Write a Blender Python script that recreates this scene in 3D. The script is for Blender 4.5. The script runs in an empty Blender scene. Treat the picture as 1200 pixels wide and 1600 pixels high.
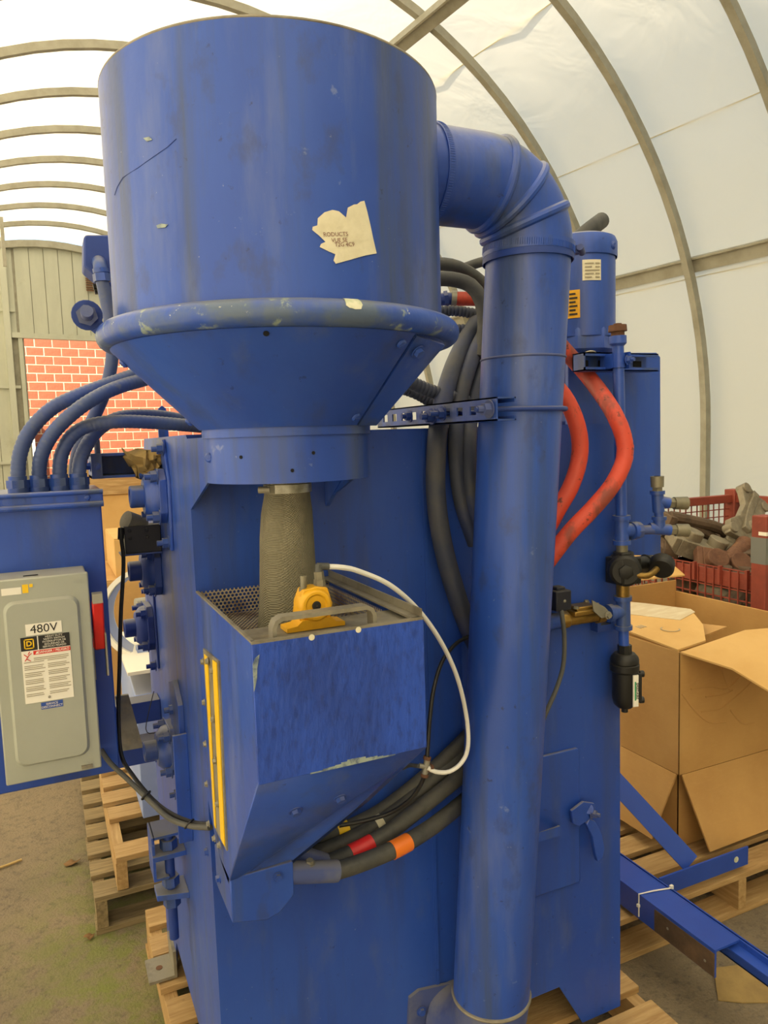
import bpy, bmesh, math, random
from mathutils import Vector, Matrix

random.seed(7)
scene = bpy.context.scene
COL = scene.collection

# ------------------------------------------------------------------ camera
YAW, PITCH, ROLL = -0.4285, -0.0995, 0.0325
cd = bpy.data.cameras.new('camera')
cd.sensor_fit = 'VERTICAL'
cd.sensor_height = 36.0
cd.lens = 36.0 * 1160.0 / 1600.0
cd.clip_end = 300
cam = bpy.data.objects.new('camera', cd)
COL.objects.link(cam)
_fw = Vector((-math.sin(YAW) * math.cos(PITCH), math.cos(YAW) * math.cos(PITCH), math.sin(PITCH)))
_r0 = Vector((math.cos(YAW), math.sin(YAW), 0))
_u0 = _r0.cross(_fw)
_rt = _r0 * math.cos(ROLL) - _u0 * math.sin(ROLL)
_up = _u0 * math.cos(ROLL) + _r0 * math.sin(ROLL)
cam.matrix_world = Matrix(((_rt.x, _up.x, -_fw.x, 0), (_rt.y, _up.y, -_fw.y, 0), (_rt.z, _up.z, -_fw.z, 1.6), (0, 0, 0, 1)))
scene.camera = cam

# ------------------------------------------------------------------ sky, sun, exposure
# tent axis: t runs down the tent, n across it
TH = 0.14
TT = Vector((-math.sin(TH), math.cos(TH), 0))
TN = Vector((math.cos(TH), math.sin(TH), 0))
SUN_DIR = (TN * 0.74 + TT * 0.50 + Vector((0, 0, -0.70))).normalized()   # the way sunlight travels

w = bpy.data.worlds.new('sky')
scene.world = w
w.use_nodes = True
nt = w.node_tree
sky = nt.nodes.new('ShaderNodeTexSky')
sky.sky_type = 'NISHITA'
sky.sun_disc = False
sky.sun_elevation = math.asin(-SUN_DIR.z)
sky.sun_rotation = math.atan2(-SUN_DIR.x, -SUN_DIR.y)
sky.air_density = 1.2
sky.dust_density = 2.5
bg = nt.nodes['Background']
bg.inputs['Strength'].default_value = 0.24
nt.links.new(sky.outputs['Color'], bg.inputs['Color'])

sl = bpy.data.lights.new('sun', 'SUN')
sl.energy = 7.0
sl.angle = math.radians(0.6)
sl.color = (1.0, 0.90, 0.74)
so = bpy.data.objects.new('sun', sl)
COL.objects.link(so)
so.rotation_euler = SUN_DIR.to_track_quat('-Z', 'Y').to_euler()
so.location = (-6, -6, 14)

vs = scene.view_settings
vs.view_transform = 'Standard'
vs.look = 'None'
vs.gamma = 1.0
vs.use_curve_mapping = False
vs.exposure = 0.84

# ------------------------------------------------------------------ materials
def lin(v):
    return v / 12.92 if v <= 0.04045 else ((v + 0.055) / 1.055) ** 2.4
def hx(h):
    h = h.lstrip('#')
    return tuple(lin(int(h[i:i + 2], 16) / 255) for i in (0, 2, 4)) + (1.0,)

MATS = {}
def M(name, base, rough=0.5, metal=0.0, layers=(), bump=None, dust=None, spec=0.5, coord='Object', seg=None):
    """layers: (colour, scale, lo, hi, stretch, strength) noise masks laid over the base colour"""
    m = bpy.data.materials.new(name)
    m.use_nodes = True
    t = m.node_tree
    N, L = t.nodes, t.links
    b = N['Principled BSDF']
    b.inputs['Roughness'].default_value = rough
    b.inputs['Metallic'].default_value = metal
    b.inputs['Specular IOR Level'].default_value = spec
    tc = N.new('ShaderNodeTexCoord')
    col = N.new('ShaderNodeRGB')
    col.outputs[0].default_value = hx(base)
    cur = col.outputs[0]
    for i, (c2, sc, lo, hi, st, k) in enumerate(layers):
        mp = N.new('ShaderNodeMapping')
        mp.inputs['Scale'].default_value = st
        mp.inputs['Location'].default_value = (i * 3.7, i * 1.9, i * 5.3)
        L.new(tc.outputs[coord], mp.inputs['Vector'])
        nz = N.new('ShaderNodeTexNoise')
        nz.inputs['Scale'].default_value = sc
        nz.inputs['Detail'].default_value = 6
        nz.inputs['Roughness'].default_value = 0.62
        L.new(mp.outputs[0], nz.inputs['Vector'])
        mr = N.new('ShaderNodeMapRange')
        mr.inputs['From Min'].default_value = lo
        mr.inputs['From Max'].default_value = hi
        mr.inputs['To Max'].default_value = k
        L.new(nz.outputs['Fac'], mr.inputs['Value'])
        mx = N.new('ShaderNodeMix')
        mx.data_type = 'RGBA'
        L.new(mr.outputs[0], mx.inputs['Factor'])
        L.new(cur, mx.inputs['A'])
        mx.inputs['B'].default_value = hx(c2)
        cur = mx.outputs['Result']
    if dust:
        dc, k = dust
        ge = N.new('ShaderNodeNewGeometry')
        sx = N.new('ShaderNodeSeparateXYZ')
        L.new(ge.outputs['Normal'], sx.inputs[0])
        mr = N.new('ShaderNodeMapRange')
        mr.inputs['From Min'].default_value = 0.55
        mr.inputs['From Max'].default_value = 0.98
        mr.inputs['To Max'].default_value = k
        L.new(sx.outputs['Z'], mr.inputs['Value'])
        mx = N.new('ShaderNodeMix')
        mx.data_type = 'RGBA'
        L.new(mr.outputs[0], mx.inputs['Factor'])
        L.new(cur, mx.inputs['A'])
        mx.inputs['B'].default_value = hx(dc)
        cur = mx.outputs['Result']
    L.new(cur, b.inputs['Base Color'])
    if bump:
        sc, k, st = bump
        mp = N.new('ShaderNodeMapping')
        mp.inputs['Scale'].default_value = st
        L.new(tc.outputs[coord], mp.inputs['Vector'])
        nz = N.new('ShaderNodeTexNoise')
        nz.inputs['Scale'].default_value = sc
        nz.inputs['Detail'].default_value = 5
        L.new(mp.outputs[0], nz.inputs['Vector'])
        bp = N.new('ShaderNodeBump')
        bp.inputs['Strength'].default_value = k
        bp.inputs['Distance'].default_value = 0.01
        L.new(nz.outputs['Fac'], bp.inputs['Height'])
        L.new(bp.outputs[0], b.inputs['Normal'])
    MATS[name] = m
    return m

ONE = (1, 1, 1)
BL = '2e54b0'
M('blue', BL, 0.36, layers=[('2144a0', 3, .38, .62, (1, 1, .35), .8), ('33457a', 5, .50, .66, (3, 3, .25), .6), ('566590', 9, .56, .70, (1.5, 1.5, .5), .35),
                           ('1a2548', 55, .66, .72, ONE, .5), ('8f9bb8', 120, .70, .74, ONE, .5)], bump=(40, .06, ONE), dust=('8a8779', .55))
M('blue_worn', BL, 0.38, layers=[('2144a0', 3, .38, .62, (1, 1, .35), .8), ('3f4a55', 4.0, .50, .66, (3, 3, .16), .72), ('6673a0', 6, .53, .70, (2, 2, .35), .45), ('33406a', 22, .56, .68, (1, 1, .6), .5),
                                ('8f9bbd', 26, .68, .74, ONE, .4), ('20263a', 45, .66, .71, ONE, .6), ('a9afba', 120, .70, .74, ONE, .5)], bump=(30, .07, ONE), dust=('8d8a7c', .7))
M('blue_ring', BL, 0.38, layers=[('2144a0', 6, .38, .62, ONE, .8), ('5c6a6c', 7, .50, .64, ONE, .75), ('9fae94', 30, .60, .66, ONE, .7), ('d6d6c4', 55, .67, .70, ONE, .8)], bump=(50, .12, ONE), dust=('7f8078', .6))
M('blue_brush', '2a4fb6', 0.45, layers=[('1c3170', 7, .42, .62, (1, 1, .6), .5), ('16265c', 70, .50, .64, (1.3, 1.3, .6), .4), ('7d8a92', 90, .72, .76, ONE, .5)],
  bump=(90, .3, (1, 1, .4)), dust=('8a8371', .8))
M('blue_dark', '22408f', 0.55, layers=[('14245a', 6, .4, .75, ONE, .6)], dust=('8a8779', .7))
M('blue_grey', '46548a', 0.6, layers=[('6f727c', 12, .45, .7, ONE, .7), ('2b3d78', 25, .55, .7, ONE, .6)], dust=('8f8a78', .6))
M('blue_clean', '2a4eb0', 0.36, layers=[('2144a0', 4, .38, .62, ONE, .7), ('1a2548', 50, .66, .72, ONE, .4)])
M('conduit_blue', '40517f', 0.5, layers=[('5d6068', 8, .48, .66, ONE, .8), ('2c4690', 5, .5, .64, ONE, .7), ('6d6f70', 30, .6, .7, ONE, .5)], dust=('8a897f', .55))
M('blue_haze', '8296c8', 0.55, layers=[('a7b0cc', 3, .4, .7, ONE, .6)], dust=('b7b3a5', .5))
M('steel_dirty', '8b8678', 0.55, 0.25, layers=[('5b5346', 14, .45, .7, ONE, .8), ('a89a7a', 30, .55, .75, ONE, .6)], bump=(60, .1, ONE))
M('galv', '9a978b', 0.5, 0.5, layers=[('77766c', 9, .4, .7, ONE, .7)])
M('bolt_steel', 'a9a698', 0.4, 0.7, layers=[('6c6758', 40, .5, .7, ONE, .7)])
M('rib', 'a5a190', 0.55, 0.2, layers=[('8a8572', 5, .4, .7, ONE, .7)])
M('rubber', '3a3c3e', 0.62, layers=[('605d52', 7, .42, .72, ONE, .7), ('26282c', 30, .5, .7, ONE, .6)], bump=(70, .08, ONE))
M('rubber_blue', '3b4152', 0.6, layers=[('5c5a55', 9, .45, .72, ONE, .7), ('2c3d74', 5, .52, .68, ONE, .6)], bump=(60, .08, ONE), dust=('77746a', .5))
M('cable', '1d1d1e', 0.5, layers=[('39382f', 14, .5, .75, ONE, .5)])
M('cable_grey', '4c4d4b', 0.6, layers=[('66645a', 14, .45, .75, ONE, .6)])
M('red_hose', 'd04a34', 0.55, layers=[('5a3a30', 13, .52, .60, (1, 1, .5), .8), ('b8402e', 4, .4, .6, ONE, .6), ('2b2320', 40, .60, .66, ONE, .85)])
M('black_plastic', '141413', 0.5, layers=[('2e2c28', 14, .55, .75, ONE, .5)], dust=('4e4a40', .4))
M('black_box', '1b1d2b', 0.55, dust=('6c6656', .5))
M('brass', '9a7a3c', 0.38, 0.75, layers=[('5f4a24', 18, .45, .7, ONE, .7)], dust=('8a7a50', .3))
M('brass_old', '8a8470', 0.5, 0.5, layers=[('565448', 16, .4, .7, ONE, .8)])
M('rust', '6b4a35', 0.8, layers=[('4c2d1d', 20, .45, .7, ONE, .8), ('94683e', 12, .58, .75, ONE, .6)], bump=(50, .2, ONE))
M('rust_brown', '5f4d3c', 0.75, 0.2, layers=[('3d3128', 14, .45, .7, ONE, .8), ('86694b', 8, .55, .75, ONE, .6)], bump=(40, .2, ONE))
M('scrap_grey', '8d8470', 0.6, 0.35, layers=[('5d5240', 10, .45, .7, ONE, .8), ('a89f86', 20, .55, .75, ONE, .6)], bump=(30, .15, ONE))
M('red_oxide', '8e3e2c', 0.6, layers=[('6d2f22', 8, .42, .7, ONE, .7), ('a75a3e', 25, .6, .75, ONE, .6)], bump=(40, .08, ONE))
M('stripe_grey', '6f716c', 0.6)
M('grey_enamel', 'a3a79c', 0.42, layers=[('94988d', 4, .4, .7, ONE, .6), ('6f6c60', 60, .74, .8, ONE, .6)], dust=('9d9787', .6))
M('yellow', 'dda61c', 0.45, layers=[('b98518', 14, .45, .7, ONE, .6), ('8a6a28', 40, .62, .72, ONE, .5)], bump=(40, .1, ONE))
M('yellow_bright', 'f0c419', 0.4)
M('orange_tape', 'ef7c24', 0.4, layers=[('c96018', 30, .55, .75, (1, 1, 1), .5)])
M('red_tape', 'd4272b', 0.4, layers=[('9c1e22', 30, .55, .75, ONE, .5)])
M('red_plastic', 'd02a26', 0.35)
M('white_tube', 'ecebe4', 0.35)
M('white_paper', 'e9e6da', 0.6)
M('cream_paper', 'd8d2b8', 0.6, layers=[('c2ba9c', 20, .5, .7, ONE, .6)], bump=(50, .25, ONE))
M('ink', '1c1b1a', 0.6)
M('ink_brown', '6b2f28', 0.6)
M('ink_faint', '9a927c', 0.7)
M('ink_red', 'cf2a22', 0.5)
M('ink_blue', '2c4fa0', 0.5)
M('ink_green', '3f9a6a', 0.5)
M('tape_clear', 'cbb894', 0.3, layers=[('e2d9bd', 9, .45, .7, (1, 4, 1), .7)])
M('card', 'c09659', 0.75, layers=[('a87c44', 3, .4, .7, ONE, .7), ('c79e62', 30, .5, .75, (1, 1, 4), .3)], bump=(8, .12, ONE))
M('card_edge', 'a27a45', 0.8, layers=[('7e5c32', 60, .5, .7, ONE, .5)])
M('card_light', 'd0a868', 0.75, layers=[('bd9250', 4, .4, .7, ONE, .6)], bump=(10, .1, ONE))
M('card_dusty', '9c8350', 0.85, layers=[('7c6640', 12, .4, .7, ONE, .7)], bump=(40, .3, ONE))
M('wood', 'b0905f', 0.75, layers=[('8f6a3c', 5, .42, .68, (1, 14, 14), .7), ('d0b07c', 8, .5, .7, (1, 10, 10), .5), ('5d4a30', 26, .66, .76, ONE, .5)], bump=(20, .15, (1, 12, 12)))
M('wood_y', 'b0905f', 0.75, layers=[('8f6a3c', 5, .42, .68, (14, 1, 14), .7), ('d0b07c', 8, .5, .7, (10, 1, 10), .5), ('5d4a30', 26, .66, .76, ONE, .5)], bump=(20, .15, (12, 1, 12)))
M('wood_grey', '8c7b5a', 0.8, layers=[('5f5138', 6, .42, .68, (1, 14, 14), .8), ('a8946a', 8, .5, .7, (1, 10, 10), .5)], bump=(20, .2, (1, 12, 12)))
M('wood_grey_y', '8c7b5a', 0.8, layers=[('5f5138', 6, .42, .68, (14, 1, 14), .8), ('a8946a', 8, .5, .7, (10, 1, 10), .5)], bump=(20, .2, (12, 1, 12)))
M('sheet_metal', 'bfc0ad', 0.55, 0.1, layers=[('acad9c', 3, .4, .7, (1, 1, .3), .6), ('8a8467', 2, .6, .8, ONE, .4)])
M('brick', 'ad6344', 0.85, layers=[('9c5236', 9, .4, .7, ONE, .7), ('bb7a58', 20, .5, .75, ONE, .5)], bump=(60, .2, ONE))
M('mortar', 'e6d3ac', 0.9, bump=(60, .2, ONE))
M('dead_leaf', '7a5a34', 0.8)
M('stick', 'b59a63', 0.8)
M('white_paint', 'e8e4d6', 0.6)
M('chip_green', 'b8bfa0', 0.6, layers=[('d8d6c0', 30, .5, .6, ONE, .8)])
M('chip_worn', '7d8c92', 0.6, layers=[('9ba79c', 60, .45, .6, ONE, .8), ('34456f', 50, .5, .6, ONE, .7)])
M('zip_white', 'dedbd0', 0.5)
M('dark_void', '0c0d12', 0.9)
M('hatch_rust', '7d5a40', 0.7)

# woven sleeve
def sleeve_mat():
    m = M('woven', '75705c', 0.8, layers=[('57503a', 8, .42, .7, ONE, .7), ('a59c82', 10, .55, .75, (1, 1, .5), .7)])
    t = m.node_tree; N, L = t.nodes, t.links
    tc = N['Texture Coordinate']
    for ang in (0.9, -0.9):
        pass
    sp = N.new('ShaderNodeSeparateXYZ'); L.new(tc.outputs['UV'], sp.inputs[0])
    vo = N.new('ShaderNodeTexWave'); vo.inputs['Scale'].default_value = 150; vo.bands_direction = 'DIAGONAL'
    L.new(tc.outputs['Object'], vo.inputs['Vector'])
    mp = N.new('ShaderNodeMapping'); mp.inputs['Scale'].default_value = (-1, -1, 1); L.new(tc.outputs['Object'], mp.inputs['Vector'])
    v2 = N.new('ShaderNodeTexWave'); v2.inputs['Scale'].default_value = 150; v2.bands_direction = 'DIAGONAL'; L.new(mp.outputs[0], v2.inputs['Vector'])
    ad = N.new('ShaderNodeMath'); ad.operation = 'ADD'; L.new(vo.outputs['Fac'], ad.inputs[0]); L.new(v2.outputs['Fac'], ad.inputs[1])
    bp = N.new('ShaderNodeBump'); bp.inputs['Strength'].default_value = .5; bp.inputs['Distance'].default_value = .003
    L.new(ad.outputs[0], bp.inputs['Height']); L.new(bp.outputs[0], N['Principled BSDF'].inputs['Normal'])
sleeve_mat()

# perforated steel: round holes really let light through
def perf_mat(name, axis):
    m = M(name, 'b3a78e', 0.6, 0.2, layers=[('6b5238', 14, .50, .66, ONE, .9), ('c6bfae', 30, .55, .7, ONE, .5)])
    t = m.node_tree; N, L = t.nodes, t.links
    tc = N['Texture Coordinate']
    sx = N.new('ShaderNodeSeparateXYZ'); L.new(tc.outputs['Object'], sx.inputs[0])
    P = 0.0075
    def math_(op, a, b=None):
        q = N.new('ShaderNodeMath'); q.operation = op
        for i, v in enumerate((a, b)):
            if v is None: continue
            if isinstance(v, (int, float)): q.inputs[i].default_value = v
            else: L.new(v, q.inputs[i])
        return q.outputs[0]
    u, v = [sx.outputs[a] for a in axis]
    def grid(ou, ov):
        fu = math_('SUBTRACT', math_('FRACT', math_('ADD', math_('DIVIDE', u, P), ou + 100)), .5)
        fv = math_('SUBTRACT', math_('FRACT', math_('ADD', math_('DIVIDE', v, P * 1.732), ov + 100)), .5)
        fv = math_('MULTIPLY', fv, 1.732)
        return math_('SQRT', math_('ADD', math_('MULTIPLY', fu, fu), math_('MULTIPLY', fv, fv)))
    d = math_('MINIMUM', grid(0, 0), grid(.5, .5))
    hole = math_('LESS_THAN', d, .36)
    tr = N.new('ShaderNodeBsdfTransparent')
    mx = N.new('ShaderNodeMixShader')
    L.new(hole, mx.inputs[0]); L.new(N['Principled BSDF'].outputs[0], mx.inputs[1]); L.new(tr.outputs[0], mx.inputs[2])
    L.new(mx.outputs[0], N['Material Output'].inputs[0])
perf_mat('perf_xy', 'XY'); perf_mat('perf_xz', 'XZ'); perf_mat('perf_yz', 'YZ')

def fabric_mat():
    m = bpy.data.materials.new('tent_fabric'); m.use_nodes = True
    t = m.node_tree; N, L = t.nodes, t.links
    N.remove(N['Principled BSDF'])
    tc = N.new('ShaderNodeTexCoord')
    nz = N.new('ShaderNodeTexNoise'); nz.inputs['Scale'].default_value = .5; nz.inputs['Detail'].default_value = 5
    L.new(tc.outputs['Object'], nz.inputs['Vector'])
    mx = N.new('ShaderNodeMix'); mx.data_type = 'RGBA'
    mx.inputs['A'].default_value = hx('ebe3cb'); mx.inputs['B'].default_value = hx('e4dabd')
    L.new(nz.outputs['Fac'], mx.inputs['Factor'])
    n2 = N.new('ShaderNodeTexNoise'); n2.inputs['Scale'].default_value = 1.3; n2.inputs['Detail'].default_value = 3; n2.inputs['Distortion'].default_value = 1.2
    L.new(tc.outputs['Object'], n2.inputs['Vector'])
    bp = N.new('ShaderNodeBump'); bp.inputs['Strength'].default_value = .35; bp.inputs['Distance'].default_value = .06
    L.new(n2.outputs['Fac'], bp.inputs['Height'])
    tr = N.new('ShaderNodeBsdfTranslucent'); df = N.new('ShaderNodeBsdfDiffuse')
    for s_ in (tr, df):
        L.new(mx.outputs['Result'], s_.inputs['Color']); L.new(bp.outputs[0], s_.inputs['Normal'])
    ms = N.new('ShaderNodeMixShader'); ms.inputs[0].default_value = .5
    L.new(df.outputs[0], ms.inputs[1]); L.new(tr.outputs[0], ms.inputs[2])
    L.new(ms.outputs[0], N['Material Output'].inputs[0])
    MATS['tent_fabric'] = m
fabric_mat()

def ground_mat():
    m = M('asphalt', '83755e', 0.9, layers=[('6a604f', 1.6, .38, .68, ONE, .8), ('4a433a', 45, .5, .68, ONE, .55), ('a3937a', 80, .62, .74, ONE, .6),
          ('3c362e', 160, .55, .7, ONE, .5)], bump=(110, .5, ONE))
    # moss grows in the damp strip along the pallets
    t = m.node_tree; N, L = t.nodes, t.links
    tc = N['Texture Coordinate']; cur = None
    for c, r in (((0.240, 2.870, 0.000), .45), ((0.082, 2.512, 0.000), .40), ((0.032, 2.204, 0.000), .32), ((0.163, 2.031, -0.000), .30), ((0.161, 2.317, -0.000), .28)):
        d = N.new('ShaderNodeVectorMath'); d.operation = 'DISTANCE'; d.inputs[1].default_value = c
        L.new(tc.outputs['Object'], d.inputs[0])
        mr = N.new('ShaderNodeMapRange'); mr.inputs['From Min'].default_value = r; mr.inputs['From Max'].default_value = 0.0
        L.new(d.outputs['Value'], mr.inputs['Value'])
        if cur is None: cur = mr.outputs[0]
        else:
            q = N.new('ShaderNodeMath'); q.operation = 'MAXIMUM'; L.new(cur, q.inputs[0]); L.new(mr.outputs[0], q.inputs[1]); cur = q.outputs[0]
    nz = N.new('ShaderNodeTexNoise'); nz.inputs['Scale'].default_value = 9; nz.inputs['Detail'].default_value = 8; nz.inputs['Roughness'].default_value = .7
    L.new(tc.outputs['Object'], nz.inputs['Vector'])
    mr = N.new('ShaderNodeMapRange'); mr.inputs['From Min'].default_value = .40; mr.inputs['From Max'].default_value = .58
    L.new(nz.outputs['Fac'], mr.inputs['Value'])
    mu = N.new('ShaderNodeMath'); mu.operation = 'MULTIPLY'; mu.use_clamp = True; L.new(cur, mu.inputs[0]); L.new(mr.outputs[0], mu.inputs[1])
    b = N['Principled BSDF']; src = b.inputs['Base Color'].links[0].from_socket
    mx = N.new('ShaderNodeMix'); mx.data_type = 'RGBA'; L.new(mu.outputs[0], mx.inputs['Factor']); L.new(src, mx.inputs['A']); mx.inputs['B'].default_value = hx('6c7434')
    L.new(mx.outputs['Result'], b.inputs['Base Color'])
ground_mat()

# ------------------------------------------------------------------ mesh helpers
WORLD = {}          # object name -> world matrix

class MB:
    def __init__(s):
        s.v = []; s.f = []
    def add(s, vs, fs):
        o = len(s.v)
        s.v += [Vector(p) for p in vs]
        s.f += [tuple(i + o for i in f) for f in fs]
        return s
    def box(s, c, size, rot=None):
        hx_, hy, hz = [a / 2 for a in size]
        R = rot.to_3x3() if rot is not None else Matrix.Identity(3)
        c = Vector(c)
        vs = [c + R @ Vector((sx * hx_, sy * hy, sz * hz)) for sx in (-1, 1) for sy in (-1, 1) for sz in (-1, 1)]
        return s.add(vs, [(0, 1, 3, 2), (4, 6, 7, 5), (0, 4, 5, 1), (2, 3, 7, 6), (0, 2, 6, 4), (1, 5, 7, 3)])
    def bb(s, x0, x1, y0, y1, z0, z1):
        return s.box(((x0 + x1) / 2, (y0 + y1) / 2, (z0 + z1) / 2), (abs(x1 - x0), abs(y1 - y0), abs(z1 - z0)))
    def prism(s, poly, a0, a1, axis):
        """poly in the two other axes (x: (y,z), y: (x,z), z: (x,y)), extruded a0..a1 along axis"""
        def mk(p, a):
            return {'x': (a, p[0], p[1]), 'y': (p[0], a, p[1]), 'z': (p[0], p[1], a)}[axis]
        n = len(poly)
        vs = [mk(p, a0) for p in poly] + [mk(p, a1) for p in poly]
        fs = [tuple(range(n))[::-1], tuple(range(n, 2 * n))] + [(i, (i + 1) % n, n + (i + 1) % n, n + i) for i in range(n)]
        return s.add(vs, fs)
    def plate(s, pts, th, nrm=None):
        """closed 3-D outline (roughly planar) given a thickness"""
        pts = [Vector(p) for p in pts]
        if nrm is None:
            nrm = Vector((0, 0, 0))
            for i in range(len(pts)):
                nrm += pts[i].cross(pts[(i + 1) % len(pts)])
            nrm.normalize()
        nrm = Vector(nrm) * th
        n = len(pts)
        vs = pts + [p - nrm for p in pts]
        fs = [tuple(range(n)), tuple(range(2 * n - 1, n - 1, -1))] + [(i, n + i, n + (i + 1) % n, (i + 1) % n) for i in range(n)]
        return s.add(vs, fs)
    def cyl(s, p0, p1, r0, r1=None, seg=20, caps=True, ph=0):
        r1 = r0 if r1 is None else r1
        p0, p1 = Vector(p0), Vector(p1)
        d = (p1 - p0).normalized()
        a = d.orthogonal().normalized(); b = d.cross(a)
        vs = []
        for p, r in ((p0, r0), (p1, r1)):
            for i in range(seg):
                t = 2 * math.pi * i / seg + ph
                vs.append(p + a * (r * math.cos(t)) + b * (r * math.sin(t)))
        fs = [(i, (i + 1) % seg, seg + (i + 1) % seg, seg + i) for i in range(seg)]
        if caps:
            fs += [tuple(range(seg))[::-1], tuple(range(seg, 2 * seg))]
        return s.add(vs, fs)
    def lathe(s, c, prof, seg=48, a0=0, a1=2 * math.pi, d=(0, 0, 1), closed=False):
        """profile (r, h) swept round axis d through c"""
        c = Vector(c); d = Vector(d).normalized()
        if abs(d.z) > .99:
            a, b = Vector((1, 0, 0)), Vector((0, 1, 0)) * (1 if d.z > 0 else -1)
        else:
            a = d.orthogonal().normalized(); b = d.cross(a)
        full = abs(a1 - a0 - 2 * math.pi) < 1e-6
        k = seg if full else seg + 1
        n = len(prof)
        vs = []
        for i in range(k):
            t = a0 + (a1 - a0) * i / seg
            u = a * math.cos(t) + b * math.sin(t)
            vs += [c + u * r + d * h for r, h in prof]
        fs = []
        for i in range(seg):
            j = (i + 1) % k
            for q in range(n if closed else n - 1):
                q2 = (q + 1) % n
                fs.append((i * n + q, j * n + q, j * n + q2, i * n + q2))
        if closed and not full:
            fs += [tuple(range(n)), tuple(range((k - 1) * n, k * n))[::-1]]
        return s.add(vs, fs)
    def torus(s, c, R, r, d=(0, 0, 1), seg=64, ms=14):
        return s.lathe(c, [(R + r * math.cos(2 * math.pi * i / ms), r * math.sin(2 * math.pi * i / ms)) for i in range(ms)], seg, d=d, closed=True)
    def tube(s, pts, r, seg=14, smooth=True, step=None, ribs=None, caps=True, flat=None):
        """sweep a round section along a smooth path; ribs=(pitch, depth) corrugates it; flat=(w,h) sweeps a bar"""
        P = path(pts, step or max(r * .9, .006)) if smooth else [Vector(p) for p in pts]
        if ribs:
            P = path(pts, ribs[0] / 3.0)
        n = len(P)
        T = [(P[min(i + 1, n - 1)] - P[max(i - 1, 0)]).normalized() for i in range(n)]
        a = T[0].orthogonal().normalized()
        vs = []; k = seg
        for i in range(n):
            a = (a - T[i] * a.dot(T[i])).normalized()
            b = T[i].cross(a)
            rr = r
            if ribs:
                rr = r - (ribs[1] if i % 3 == 0 else 0)
            for q in range(k):
                t = 2 * math.pi * q / k
                vs.append(P[i] + a * (rr * math.cos(t)) + b * (rr * math.sin(t)))
        fs = [(i * k + q, i * k + (q + 1) % k, (i + 1) * k + (q + 1) % k, (i + 1) * k + q) for i in range(n - 1) for q in range(k)]
        if caps:
            fs += [tuple(range(k))[::-1], tuple(range((n - 1) * k, n * k))]
        return s.add(vs, fs)
    def bar(s, pts, w, h, upv=(0, 0, 1)):
        """flat bar bent along a polyline, width w along upv x tangent, thickness h along upv"""
        P = [Vector(p) for p in pts]; n = len(P); U = Vector(upv)
        vs = []
        for i in range(n):
            T = (P[min(i + 1, n - 1)] - P[max(i - 1, 0)]).normalized()
            S = U.normalized()
            B = T.cross(S).normalized()
            vs += [P[i] + S * w / 2 + B * h / 2, P[i] - S * w / 2 + B * h / 2, P[i] - S * w / 2 - B * h / 2, P[i] + S * w / 2 - B * h / 2]
        fs = [(i * 4 + q, i * 4 + (q + 1) % 4, i * 4 + 4 + (q + 1) % 4, i * 4 + 4 + q) for i in range(n - 1) for q in range(4)]
        fs += [(3, 2, 1, 0), tuple(range((n - 1) * 4, n * 4))]
        return s.add(vs, fs)
    def mesh(s, name, mat, inv=None, ang=35):
        me = bpy.data.meshes.new(name)
        vs = [inv @ p for p in s.v] if inv is not None else s.v
        me.from_pydata([tuple(p) for p in vs], [], s.f)
        bm = bmesh.new(); bm.from_mesh(me)
        bmesh.ops.recalc_face_normals(bm, faces=bm.faces)
        bm.to_mesh(me); bm.free()
        me.materials.append(MATS[mat])
        me.polygons.foreach_set('use_smooth', [True] * len(me.polygons))
        me.set_sharp_from_angle(angle=math.radians(ang))
        return me
    def build(s, name, mat, parent=None, bevel=0, label=None, ang=35):
        inv = WORLD[parent.name].inverted() if parent else None
        o = bpy.data.objects.new(name, s.mesh(name, mat, inv, ang))
        COL.objects.link(o)
        if parent:
            o.parent = parent
            WORLD[o.name] = WORLD[parent.name].copy()
        else:
            WORLD[o.name] = Matrix.Identity(4)
        if bevel:
            b = o.modifiers.new('bevel', 'BEVEL'); b.width = bevel; b.segments = 2; b.limit_method = 'ANGLE'; b.angle_limit = math.radians(40)
            b.harden_normals = False
        if label:
            o['label'] = label
        return o

def path(pts, step):
    P = [Vector(p) for p in pts]
    if len(P) == 2:
        n = max(1, int((P[1] - P[0]).length / step))
        return [P[0].lerp(P[1], i / n) for i in range(n + 1)]
    E = [P[0] * 2 - P[1]] + P + [P[-1] * 2 - P[-2]]
    out = []
    for i in range(1, len(E) - 2):
        p0, p1, p2, p3 = E[i - 1:i + 3]
        n = max(2, int((p2 - p1).length / step))
        for q in range(n):
            t = q / n
            out.append(0.5 * ((2 * p1) + (p2 - p0) * t + (2 * p0 - 5 * p1 + 4 * p2 - p3) * t * t + (3 * p1 - p0 - 3 * p2 + p3) * t ** 3))
    out.append(P[-1])
    return out

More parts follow.
